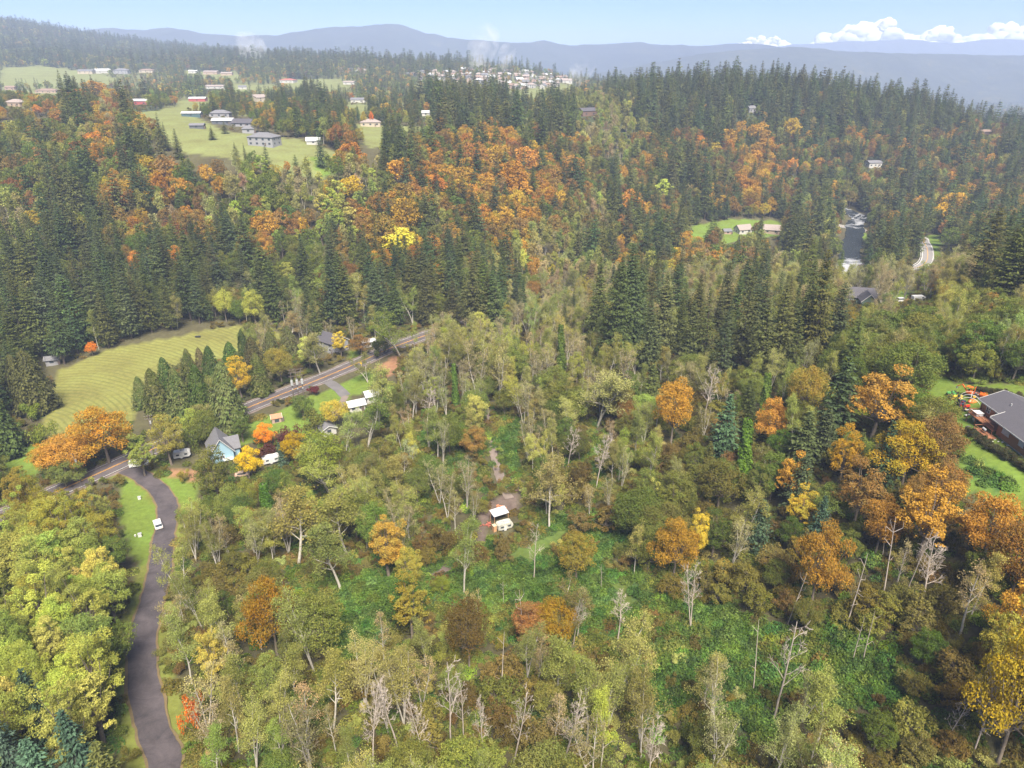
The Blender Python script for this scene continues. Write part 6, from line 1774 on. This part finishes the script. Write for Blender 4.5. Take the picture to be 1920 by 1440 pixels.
# ------------------------------------------------------------------ houses of the river flat, the ridge and the plateau
FAR = [
    ('river_house', 'grey-roofed house on the green river lawn', 1392, 436, 26, .7, 3.2, 3.0, .35, WL_WHITE, RF_TAN, 'gable', 2),
    ('lawn_shed', 'small rose shed left on the green river lawn', 1362, 438, 14, .8, 2.4, 1.4, .2, WL_PINK, RF_GREY, 'gable', 1),
    ('tan_roofed_house', 'tan-roofed house behind the river conifers', 1446, 436, 28, .7, 3.0, 3.2, -.3, WL_TAN, RF_TAN, 'gable', 2),
    ('white_house', 'white house with a bright green yard on the wooded slope', 1636, 312, 26, .6, 4.0, 1.8, .2, WL_WHITE, RF_GREY, 'gable', 3),
    ('brown_cabin', 'brown cabin among orange trees on the far slope', 1847, 252, 20, .7, 3.4, 2.0, -.2, WL_BROWN, RF_BROWN, 'gable', 2),
    ('ridge_house', 'grey house peeking from the ridge conifers', 1407, 210, 14, .8, 4.0, 2.4, .4, WL_GREY, RF_GREY, 'gable', 2),
    ('dark_house', 'dark house above the pale alder grove', 1100, 216, 28, .7, 4.5, 2.6, .5, WL_BROWN, RF_DARK, 'gable', 2),
    ('red_barn', 'red barn with white roof and white doors beside tall firs', 266, 196, 28, .6, 4.0, 1.8, .05, WL_RED, RF_WHITE, 'gable', 2),
    ('long_red_barn', 'long red barn with white roof by the evergreen hedge', 372, 190, 30, .5, 3.6, 1.6, .08, WL_RED, RF_WHITE, 'gable', 1),
    ('teal_shed', 'dark teal shed with white roof on the pasture', 361, 219, 34, .45, 3.2, 1.2, .06, WL_TEAL, RF_WHITE, 'gable', 1),
    ('slate_house', 'slate-roofed house at the back of the farmyard', 414, 219, 36, .6, 3.2, 2.6, .1, WL_GREY, RF_GREY, 'hip', 3),
    ('long_barn', 'long dark barn with pale roof in the farmyard', 420, 233, 38, .5, 3.2, 1.6, .04, WL_DARK, RF_WHITE, 'gable', 2),
    ('farm_house', 'charcoal-roofed farm house at the front of the farmyard', 458, 237, 38, .6, 3.0, 2.8, -.15, WL_GREY, RF_DARK, 'gable', 3),
    ('dark_shed', 'low dark shed standing alone on the pasture', 371, 241, 25, .6, 2.6, 1.2, .1, WL_DARK, RF_GREY, 'gable', 1),
    ('grey_garage', 'grey garage beside the round fir', 466, 249, 20, .8, 3.0, 2.2, .3, WL_GREY, RF_GREY, 'hip', 1),
    ('grey_mansion', 'large grey two-storey house with white trim and hip roof', 497, 272, 50, .6, 5.6, 2.8, -.25, WL_GREY, RF_GREY, 'hip', 4),
    ('white_tent_barn', 'white arched barn at the top of the grass slope', 588, 270, 24, .6, 2.6, 2.0, .2, WL_WHITE, RF_WHITE, 'gable', 1),
    ('cream_house', 'tall cream gabled house behind the dark firs', 488, 190, 20, .9, 5.0, 3.4, .9, WL_CREAM, RF_TAN, 'gable', 2),
    ('ranch_house', 'brown-roofed ranch house on the open pasture', 90, 174, 46, .5, 3.2, 2.6, .1, WL_TAN, RF_BROWN, 'hip', 4),
    ('tan_house', 'tan house with pale hip roof above the orange trees', 33, 199, 34, .7, 3.6, 2.8, -.2, WL_TAN, RF_TAN, 'hip', 3),
    ('pink_house', 'rose-walled house at the left of the ranch house', 22, 168, 18, .7, 3.4, 2.0, 0, WL_PINK, RF_BROWN, 'gable', 2),
    ('blue_roofed_mansion', 'big slate-blue house with red gable on the terrace', 230, 138, 28, .6, 6.0, 4.0, 0, WL_GREY, RF_GREY, 'hip', 4),
    ('yellow_house', 'pale yellow house on the terrace below the forest', 163, 138, 26, .6, 5.0, 3.0, .1, WL_CREAM, RF_GREY, 'gable', 3),
    ('white_gabled_house', 'white-roofed gabled house on the terrace', 193, 137, 20, .7, 5.0, 3.4, .7, WL_WHITE, RF_WHITE, 'gable', 2),
    ('cream_terrace_house', 'cream house with brown roof at the end of the terrace', 277, 136, 28, .6, 4.6, 2.6, 0, WL_CREAM, RF_BROWN, 'hip', 3),
    ('small_white_barn', 'small white barn on the bright green pasture', 363, 137, 16, .6, 4.0, 1.8, .1, WL_WHITE, RF_WHITE, 'gable', 1),
    ('tan_farmhouse', 'tan farmhouse beside the small white barn', 397, 139, 26, .6, 4.4, 2.4, 0, WL_TAN, RF_TAN, 'gable', 2),
    ('tan_stable', 'tan stable on the bright green pasture', 426, 141, 20, .5, 4.0, 2.0, .1, WL_TAN, RF_TAN, 'gable', 1),
    ('red_roofed_house', 'white house with red roof on the tan hayfield', 541, 155, 28, .6, 4.5, 2.4, -.2, WL_WHITE, RF_RED, 'hip', 3),
    ('white_rancher', 'long white rancher behind the dark hedge', 405, 166, 36, .4, 3.6, 2.0, .05, WL_WHITE, RF_TAN, 'gable', 3),
    ('white_cottage', 'white cottage near the red bushes', 455, 167, 14, .8, 3.6, 2.0, .3, WL_WHITE, RF_GREY, 'gable', 1),
    ('low_white_house', 'low white house in front of the yellow birches', 655, 158, 20, .6, 3.6, 1.8, 0, WL_WHITE, RF_TAN, 'gable', 2),
    ('cream_roofed_house', 'cream-roofed house beside the golden and red maples', 695, 236, 36, .6, 3.2, 2.6, .15, WL_CREAM, RF_TAN, 'hip', 3),
    ('white_shed', 'white shed at the edge of the dark conifers', 798, 217, 14, .8, 3.0, 1.8, .2, WL_WHITE, RF_WHITE, 'gable', 1),
    ('white_long_house', 'long white house by the red maples', 672, 192, 26, .5, 3.6, 2.0, 0, WL_WHITE, RF_GREY, 'gable', 2),
    ('white_farmhouse', 'white farmhouse behind the round tan field', 1062, 156, 18, .7, 5.0, 3.0, .2, WL_WHITE, RF_TAN, 'gable', 2),
]
for nm, lab, u, v, wpx, ratio, h, rh, yaw, wl, rf, kd, wn_ in FAR:
    place_house(nm, lab, u, v, wpx, ratio, h, rh, yaw, wl, rf, kd, wins=wn_, vis=.9, cat='barn' if 'barn' in nm else ('shed' if 'shed' in nm else 'house'), trim=False)

def subdivision():
    r = random.Random(5)
    poly = [(752, 146), (790, 136), (900, 132), (1010, 136), (1078, 146), (1060, 160), (1000, 172), (965, 170), (900, 160), (800, 154)]
    walls = [WL_WHITE, WL_CREAM, WL_TAN, WL_GREY, WL_PINK, WL_WHITE]; roofs = [RF_TAN, RF_GREY, RF_BROWN, RF_TAN, RF_WHITE]
    proto = {}
    n = 0
    spots = []
    v = 133
    while v < 174:
        u = 640
        while u < 1080:
            spots.append((u + r.uniform(-4, 4), v + r.uniform(-1.5, 1.5))); u += 15
        v += 5.5
    for u, v in spots:
        ok = in_poly(np.array([u]), np.array([v]), poly)[0]
        second = 640 < u < 725 and 133 < v < 139
        if not (ok or second): continue
        p = hit(u, v)
        if p.y > 2600: continue
        k = n % 6
        wname = ['white', 'cream', 'tan', 'grey', 'rose', 'white'][k]; rname = ['tan', 'grey', 'brown', 'tan', 'pale'][n % 5]
        if (k, n % 5) not in proto:
            e = house('suburban_house', '', 'house', p, 0, 13, 9, 5.2, 2.8, walls[k], roofs[n % 5], ['gable', 'hip'][n % 2], wins=3, trim=False)
            proto[(k, n % 5)] = e
        else:
            s = proto[(k, n % 5)]
            e = s.copy(); COL.objects.link(e)
            for ch in s.children:
                c = ch.copy(); COL.objects.link(c); c.parent = e
        e.location = p; e.rotation_euler = (0, 0, r.choice((0, .3, 1.57, -.4, 1.2)))
        tag(e, '%s two-storey house with %s roof in the far subdivision' % (wname, rname), 'house', '%s and %s houses of the far subdivision' % (wname, rname))
        CLEAR.append((p.x, p.y, 11))
        n += 1
    print('SUBDIV', n)
subdivision()

# ------------------------------------------------------------------ yard machines by the brown house
def wheel(e, x, y, r, w, hub=None):
    o = MB().cyl((x, y - w / 2, r), (x, y + w / 2, r), r, n=16).build('wheel', M_RUB, e)
    MB().cyl((x, y - w / 2 - .02, r), (x, y + w / 2 + .02, r), r * .5, n=10).build('rim', hub or M_YELP, o)

def tractor(label, u, v, yaw, m, s=1.0, loader=True, name='tractor', cat='tractor'):
    p = hit(u, v); e = empty(name, p, yaw); e.scale = (s, s, s); tag(e, label, cat)
    MB().box((.75, 0, 1.05), (1.5, .62, .6), bevel=.08).build('hood', m, e)
    MB().box((0, 0, .75), (2.4, .5, .35)).build('chassis', M_BLACK, e)
    for s_ in (-1, 1):
        MB().box((-.7, s_ * .62, 1.2), (.95, .42, .1), ry=R(8)).build('fender', m, e)
        wheel(e, -.7, s_ * .72, .68, .4); wheel(e, 1.05, s_ * .6, .42, .28)
    MB().box((-.65, 0, 1.2), (.5, .5, .12)).box((-.9, 0, 1.5), (.1, .5, .55)).build('seat', M_BLACK, e)
    mb = MB()
    for s_ in (-1, 1): mb.box((-1.05, s_ * .55, 1.75), (.08, .08, 1.5))
    mb.box((-1.05, 0, 2.5), (.08, 1.18, .08)).build('roll_bar', m, e)
    MB().cyl((-.05, 0, 1.2), (-.2, 0, 1.55), .03).cyl((-.21, 0, 1.52), (-.18, 0, 1.58), .2, n=14).build('steering_wheel', M_BLACK, e)
    if loader:
        mb = MB()
        for s_ in (-1, 1):
            mb.box((.9, s_ * .5, 1.35), (1.9, .1, .16), ry=R(12)).box((2.05, s_ * .5, .8), (.9, .1, .14), ry=R(52))
        mb.build('loader_arms', m, e)
        mb = MB(); mb.poly([(2.2, -.85, .15), (2.9, -.85, .12), (2.95, -.85, .2), (2.35, -.85, .3), (2.25, -.85, .75), (2.15, -.85, .75)], (0, 1.7, 0)); mb.build('bucket', m, e)
    CLEAR.append((p.x, p.y, 3)); PROTECT.append((u - 12, v - 14, u + 12, v + 2, p.y))
tractor('orange tractor with front loader behind the row of hoops', 1834, 748, R(-40), M_ORG, 1.15)
tractor('red garden tractor nearest the two white boards', 1808, 768, R(15), M_REDP, .9, False, 'garden_tractor')
tractor('small orange-red tractor at the roof end of the brown house', 1845, 746, R(60), M_ORG, .7, False, 'small_tractor')

def excavator():
    p = hit(1815, 741); e = empty('mini_excavator', p, R(120)); tag(e, 'orange mini excavator with raised arm on the lawn', 'excavator')
    for s in (-1, 1):
        MB().box((0, s * .6, .28), (2.0, .35, .5), bevel=.2).build('track', M_RUB, e)
    MB().box((-.2, 0, .95), (1.5, 1.3, .7), bevel=.12).build('body', M_ORG, e)
    MB().box((.05, 0, 1.55), (.6, .6, .12)).box((-.25, 0, 1.8), (.12, .6, .5)).build('seat', M_BLACK, e)
    mb = MB()
    for x in (-.5, .6):
        for s in (-1, 1): mb.box((x, s * .55, 1.8), (.07, .07, 1.2))
    mb.box((.05, 0, 2.43), (1.4, 1.25, .08)).build('canopy', M_ORG, e)
    MB().box((1.35, 0, 1.75), (1.9, .2, .26), ry=R(-42)).box((2.6, 0, 1.95), (1.5, .18, .2), ry=R(38)).build('arm', M_ORG, e)
    mb = MB(); mb.poly([(3.0, -.3, 1.5), (3.35, -.3, 1.35), (3.3, -.3, .95), (2.95, -.3, .85), (3.1, -.3, 1.15)], (0, .6, 0)); mb.build('bucket', M_STEEL, e)
    PROTECT.append((1803, 722, 1830, 743, p.y)); CLEAR.append((p.x, p.y, 3))
excavator()

def mower(label, u, v, yaw, m, s=1.0, name='lawn_mower', cat='mower'):
    p = hit(u, v); e = empty(name, p, yaw); e.scale = (s, s, s); tag(e, label, cat)
    MB().box((.45, 0, .62), (.8, .55, .4), bevel=.09).build('hood', m, e)
    MB().box((-.1, 0, .3), (1.0, 1.05, .16), bevel=.05).build('mower_deck', m, e)
    MB().box((-.45, 0, .68), (.45, .45, .12)).box((-.68, 0, .95), (.1, .45, .5)).build('seat', M_BLACK, e)
    for x, r_ in ((-.55, .26), (.6, .2)):
        for s_ in (-1, 1): wheel(e, x, s_ * .42, r_, .2)
    MB().cyl((.05, 0, .75), (-.1, 0, 1.0), .025).cyl((-.11, 0, .98), (-.08, 0, 1.03), .17, n=12).build('steering_wheel', M_BLACK, e)
    CLEAR.append((p.x, p.y, 2)); PROTECT.append((u - 6, v - 8, u + 6, v + 1, p.y))
mower('green riding mower at the far end of the machine row', 1782, 741, R(170), M_GRN, 1.2)
mower('pale green riding mower beside the first green mower', 1790, 740, R(150), M_GRN, 1.1)
mower('yellow riding mower in front of the green mowers', 1785, 748, R(10), M_YELP, 1.25)
mower('yellow and black riding mower near the dark quad bike', 1799, 748, R(30), M_YELP, 1.1)
mower('dark blue quad bike between the mowers and the red tractor', 1801, 759, R(20), mat('quad_navy', (.04, .05, .09), .4), 1.45, 'quad_bike', 'quad bike')

def hoops():
    p = hit(1818, 754); e = empty('hoop_frame', p, R(-35)); tag(e, 'frame of three white pipe hoops among the machines', 'hoop frame')
    for k in range(3):
        mb = MB(); pr = None
        for i in range(11):
            a = math.pi * i / 10
            q = Vector((math.cos(a) * 2.4, -2.2 + k * 2.2, math.sin(a) * 2.1))
            if pr is not None: mb.cyl(pr, q, .055, n=6)
            pr = q
        mb.build('hoop', TRIM, e)
    MB().cyl((0, -2.2, 2.1), (0, 2.2, 2.1), .05, n=6).build('ridge_pipe', TRIM, e)
    p = hit(1823, 755); e = empty('orange_tarp_heap', p, 0); tag(e, 'crumpled orange tarp heap under the pipe hoops', 'tarp')
    mb = MB(); mb.sphere((0, 0, .3), 1.0, (1.2, .8, .6), 3)
    for v in mb.bm.verts: v.co += Vector((0, 0, 1)) * (.16 * math.sin(v.co.x * 6) * math.cos(v.co.y * 7))
    mb.build('folds', M_ORG, e)
hoops()

def yard():
    for (u, v, yw, lab) in ((1818, 770, R(6), 'white board lying beside the red garden tractor'), (1816, 779, R(24), 'white board lying nearest the propane tank')):
        p = hit(u, v); e = empty('white_board', (p.x, p.y, p.z + .25), yw); tag(e, lab, 'board')
        MB().box((0, 0, .05), (2.4, .55, .05)).build('panel', TRIM, e); MB().box((-.9, 0, -.12), (.1, .5, .3)).box((.9, 0, -.12), (.1, .5, .3)).build('bearers', M_PLY, e)
        PROTECT.append((u - 10, v - 4, u + 10, v + 3, p.y)); CLEAR.append((p.x, p.y, 2))
    p = hit(1829, 790); e = empty('propane_tank', p, R(30)); tag(e, 'white propane tank on the lawn below the deck', 'tank')
    MB().cyl((-.75, 0, .75), (.75, 0, .75), .5, n=20).sphere((-.75, 0, .75), .5, (.6, 1, 1), 3).sphere((.75, 0, .75), .5, (.6, 1, 1), 3).build('tank', M_TANK, e, True)
    MB().box((-.5, 0, .15), (.15, .7, .4)).box((.5, 0, .15), (.15, .7, .4)).build('feet', M_CONC, e); MB().cyl((0, 0, 1.2), (0, 0, 1.4), .14).build('valve_dome', M_TANK, e)
    PROTECT.append((1820, 780, 1838, 792, p.y)); CLEAR.append((p.x, p.y, 2))
    p = hit(1818, 803); e = empty('fire_pit', p, 0); tag(e, 'dark round fire pit ring on the lawn', 'fire pit')
    for k in range(12):
        a = k * math.pi / 6; MB().box((math.cos(a) * .7, math.sin(a) * .7, .14), (.28, .34, .3), rz=a, bevel=.04).build('stone', mat('fire_stone', (.10, .10, .11)), e)
    MB().cyl((0, 0, .02), (0, 0, .06), .6, n=14).build('ash_bed', mat('ash', (.2, .2, .2)), e)
    PROTECT.append((1810, 796, 1826, 806, p.y))
    r = random.Random(4)
    for (u, v) in ((1853, 820), (1866, 826), (1872, 829), (1880, 830), (1861, 829), (1890, 836)):
        p = hit(u, v); mb = MB().sphere((0, 0, .1), .28, (1.2, .9, .6), 2)
        for w in mb.bm.verts: w.co *= 1 + r.uniform(-.14, .14)
        o = mb.build('garden_stone', M_STONE, None); o.location = p; o.rotation_euler = (0, 0, r.uniform(0, 3)); tag(o, 'pale garden stone on the lawn in front of the brown house', 'stone', 'pale stones on the brown house lawn')
        PROTECT.append((u - 3, v - 3, u + 3, v + 2, p.y))
    # hedges: low dark shrubs in a row
    for path, n, lab, h in (([(1812, 812), (1850, 838), (1890, 862), (1935, 892)], 26, 'low dark shrub of the hedge across the brown house lawn', .55), ([(1832, 733), (1860, 738), (1895, 745), (1930, 752)], 20, 'low dark shrub along the ditch behind the tractors', .42)):
        W = catmull([(q.x, q.y) for q in hits(path)], 10)
        for k in range(n):
            q = W[int(k / (n - 1) * (len(W) - 1))]
            t1, t2 = (np.array((.055, .068, .03)), np.array((.09, .07, .035)))
            plant('hedge_shrub', lab, 'shrub', lab.replace('low dark shrub', 'low dark shrubs'), 'shrub', 0, k, (q[0], q[1], float(TZ(q[0], q[1])) - .1), (.5, .5, h * (.8 + .4 * r.random())), r.uniform(0, 6), t1, t2)
yard()

# ------------------------------------------------------------------ utility poles, sign, boxes
def utility_poles():
    p = hit(560, 742); e = empty('transformer_poles', p, R(22)); tag(e, 'three utility poles carrying three grey voltage regulators by the road', 'utility poles')
    for x in (-1.9, 0, 1.9):
        MB().cyl((x, 0, -.5), (x, 0, 11.5), .17, .13, 8).build('pole', M_POLE, e)
        c = MB().cyl((x, -.55, 5.0), (x, -.55, 6.9), .46, n=16).build('regulator', M_CAN, e, False)
        mb = MB()
        for k in (-.2, .2): mb.cyl((x + k, -.55, 6.9), (x + k, -.55, 7.5), .07, n=8)
        mb.build('bushing', M_GREYP, c)
        MB().box((x, -.32, 3.2), (.4, .25, .6)).build('control_box', M_CAN, e)
    for z in (4.9, 8.3, 9.8, 10.9):
        a = MB().box((0, .2, z), (5.6 if z > 5 else 4.8, .12, .2)).build('crossarm', M_POLE, e)
        if z > 8:
            mb = MB()
            for x in (-2.5, -1.2, 1.2, 2.5): mb.cyl((x, .2, z + .1), (x, .2, z + .4), .07, n=8)
            mb.build('insulators', M_BLACK, a)
    keep_clear(p, 3, 548, 690, 572, 740)
    for u, v, lab in ((152, 905, 'wooden utility pole with crossarm and transformer beside the rust maple'), (289, 830, 'wooden utility pole with crossarm behind the yellow-green cottonwood')):
        q = hit(u, v); e = empty('utility_pole', q, R(25)); tag(e, lab, 'utility pole')
        h = 10.5
        MB().cyl((0, 0, -.5), (0, 0, h), .17, .12, 8).build('pole', M_POLE, e)
        for z in (h - .5, h - 1.5):
            a = MB().box((0, .15, z), (2.6, .12, .14)).build('crossarm', M_POLE, e)
            mb = MB()
            for x in (-1.1, -.4, .4, 1.1): mb.cyl((x, .15, z + .07), (x, .15, z + .3), .06, n=8)
            mb.build('insulators', M_GREYP, a)
        MB().cyl((.35, -.2, h - 3.2), (.35, -.2, h - 2.2), .26, n=12).build('transformer', M_CAN, e)
        keep_clear(q, 2, u - 14, v - 40, u + 14, v - 20)
utility_poles()

def small_things():
    p = hit(678, 690); e = empty('road_sign', p, R(-10)); tag(e, 'yellow warning sign on a yellow post beside the road', 'sign')
    MB().cyl((0, 0, 0), (0, 0, 2.4), .1, n=8).build('post', M_YELP, e); MB().box((0, -.12, 2.3), (.85, .05, .85), ry=R(45)).build('plate', M_YELP, e)
    keep_clear(p, 2, 673, 676, 684, 691)
    for u, v, s, lab, nm, cat in ((262, 936, .8, 'white utility cabinet on the grass near the lane bend', 'utility_cabinet', 'cabinet'), (263, 1006, .9, 'white utility box on the grass below the parked white car', 'utility_box', 'box'), (254, 1006, .4, 'small white bucket beside the utility box', 'bucket', 'bucket')):
        p = hit(u, v); e = empty(nm, p, R(20)); tag(e, lab, cat)
        if nm == 'bucket':
            MB().cyl((0, 0, 0), (0, 0, .5), .22, .27, 14).build('body', TRIM, e); MB().cyl((0, 0, .5), (0, 0, .54), .28, n=14).build('lid', TRIM, e)
        else:
            MB().box((0, 0, s * .55), (s, s * .8, s * 1.1), bevel=.05).build('body', TRIM, e); MB().box((0, 0, s * 1.13), (s * 1.1, s * .9, .06)).build('lid', M_GREYP, e)
        keep_clear(p, 2.5, u - 6, v - 8, u + 6, v + 2)
    p = hit(371, 632); e = empty('hay_trough', p, .1); tag(e, 'small dark trough on the far side of the mown field', 'trough')
    MB().box((0, 0, .3), (2.4, .9, .5), bevel=.06).build('basin', M_BLACK, e); MB().box((0, 0, .54), (2.1, .65, .05)).build('water', GLASS, e)
    # guard rail on the river road bend
    e = empty('guard_rail', (BEND_ROAD[20][0], BEND_ROAD[20][1], 0), 0); tag(e, 'white guard rail along the river road bend', 'guard rail')
    nrm = frame(BEND_ROAD)
    Pn = BEND_ROAD - nrm * 4.3
    mb = MB()
    for a, b in zip(Pn[14:-14:3], Pn[17:-11:3]):
        za, zb = float(TZ(a[0], a[1])) + .75, float(TZ(b[0], b[1])) + .75
        mb.cyl((a[0] - e.location.x, a[1] - e.location.y, za), (b[0] - e.location.x, b[1] - e.location.y, zb), .2, n=6)
        MB().box((a[0] - e.location.x, a[1] - e.location.y, za - .4), (.18, .18, .9)).build('post', M_STEEL, e)
    mb.build('rail', TRIM, e)
    PROTECT.append((1722, 446, 1748, 492, 440))
    PROTECT.append((1578, 402, 1622, 498, 430))
    PROTECT.append((1290, 412, 1370, 450, 480))
    # views of roads and open ground between the trees
    PROTECT.extend([(466, 740, 560, 775, 230), (575, 655, 742, 720, 262), (188, 862, 242, 885, 178), (0, 955, 32, 972, 150), (244, 905, 322, 1000, 160), (255, 1010, 308, 1060, 150), (262, 1060, 300, 1140, 130), (248, 1140, 280, 1230, 118), (248, 1230, 290, 1310, 100), (262, 1310, 318, 1440, 82),
                    (110, 690, 220, 790, 250), (220, 645, 330, 700, 270), (330, 622, 450, 650, 300), (610, 722, 665, 745, 220), (480, 790, 540, 812, 200), (1760, 715, 1920, 735, 170), (1830, 830, 1920, 960, 130), (918, 840, 950, 905, 170), (545, 1080, 700, 1120, 118), (330, 905, 372, 935, 170), (902, 755, 940, 900, 185), (792, 790, 848, 845, 195), (938, 790, 978, 885, 190), (1180, 1090, 1260, 1130, 118), (1370, 1150, 1420, 1260, 108), (1560, 1240, 1640, 1310, 98), (1300, 1100, 1380, 1180, 115)])
small_things()

def keep_views_open():
    """roads and the lawn that the photo shows between the trees stay in view"""
    def along(P, test, hw, hv, step=1):
        for q in P[::step]:
            z = float(TZ(q[0], q[1])); u, v, d = project(q[0], q[1], z)
            if test(float(u), float(v)): PROTECT.append((u - hw, v - hv, u + hw, v + hv, q[1]))
    along(MAIN_ROAD, lambda u, v: 462 < u < 745 or 172 < u < 242 or u < 30, 7, 8)
    along(LANE, lambda u, v: 880 < v < 1445, 17, 8)
    for u in range(1822, 1925, 14):
        for v in range(815, 960, 14):
            if in_poly(np.array([u]), np.array([v]), [(1800, 810), (1930, 850), (1930, 972), (1850, 935), (1805, 880)])[0]:
                p = hit(u, v); PROTECT.append((u - 7, v - 7, u + 7, v + 7, p.y))
keep_views_open()

plant_all()
undergrowth()
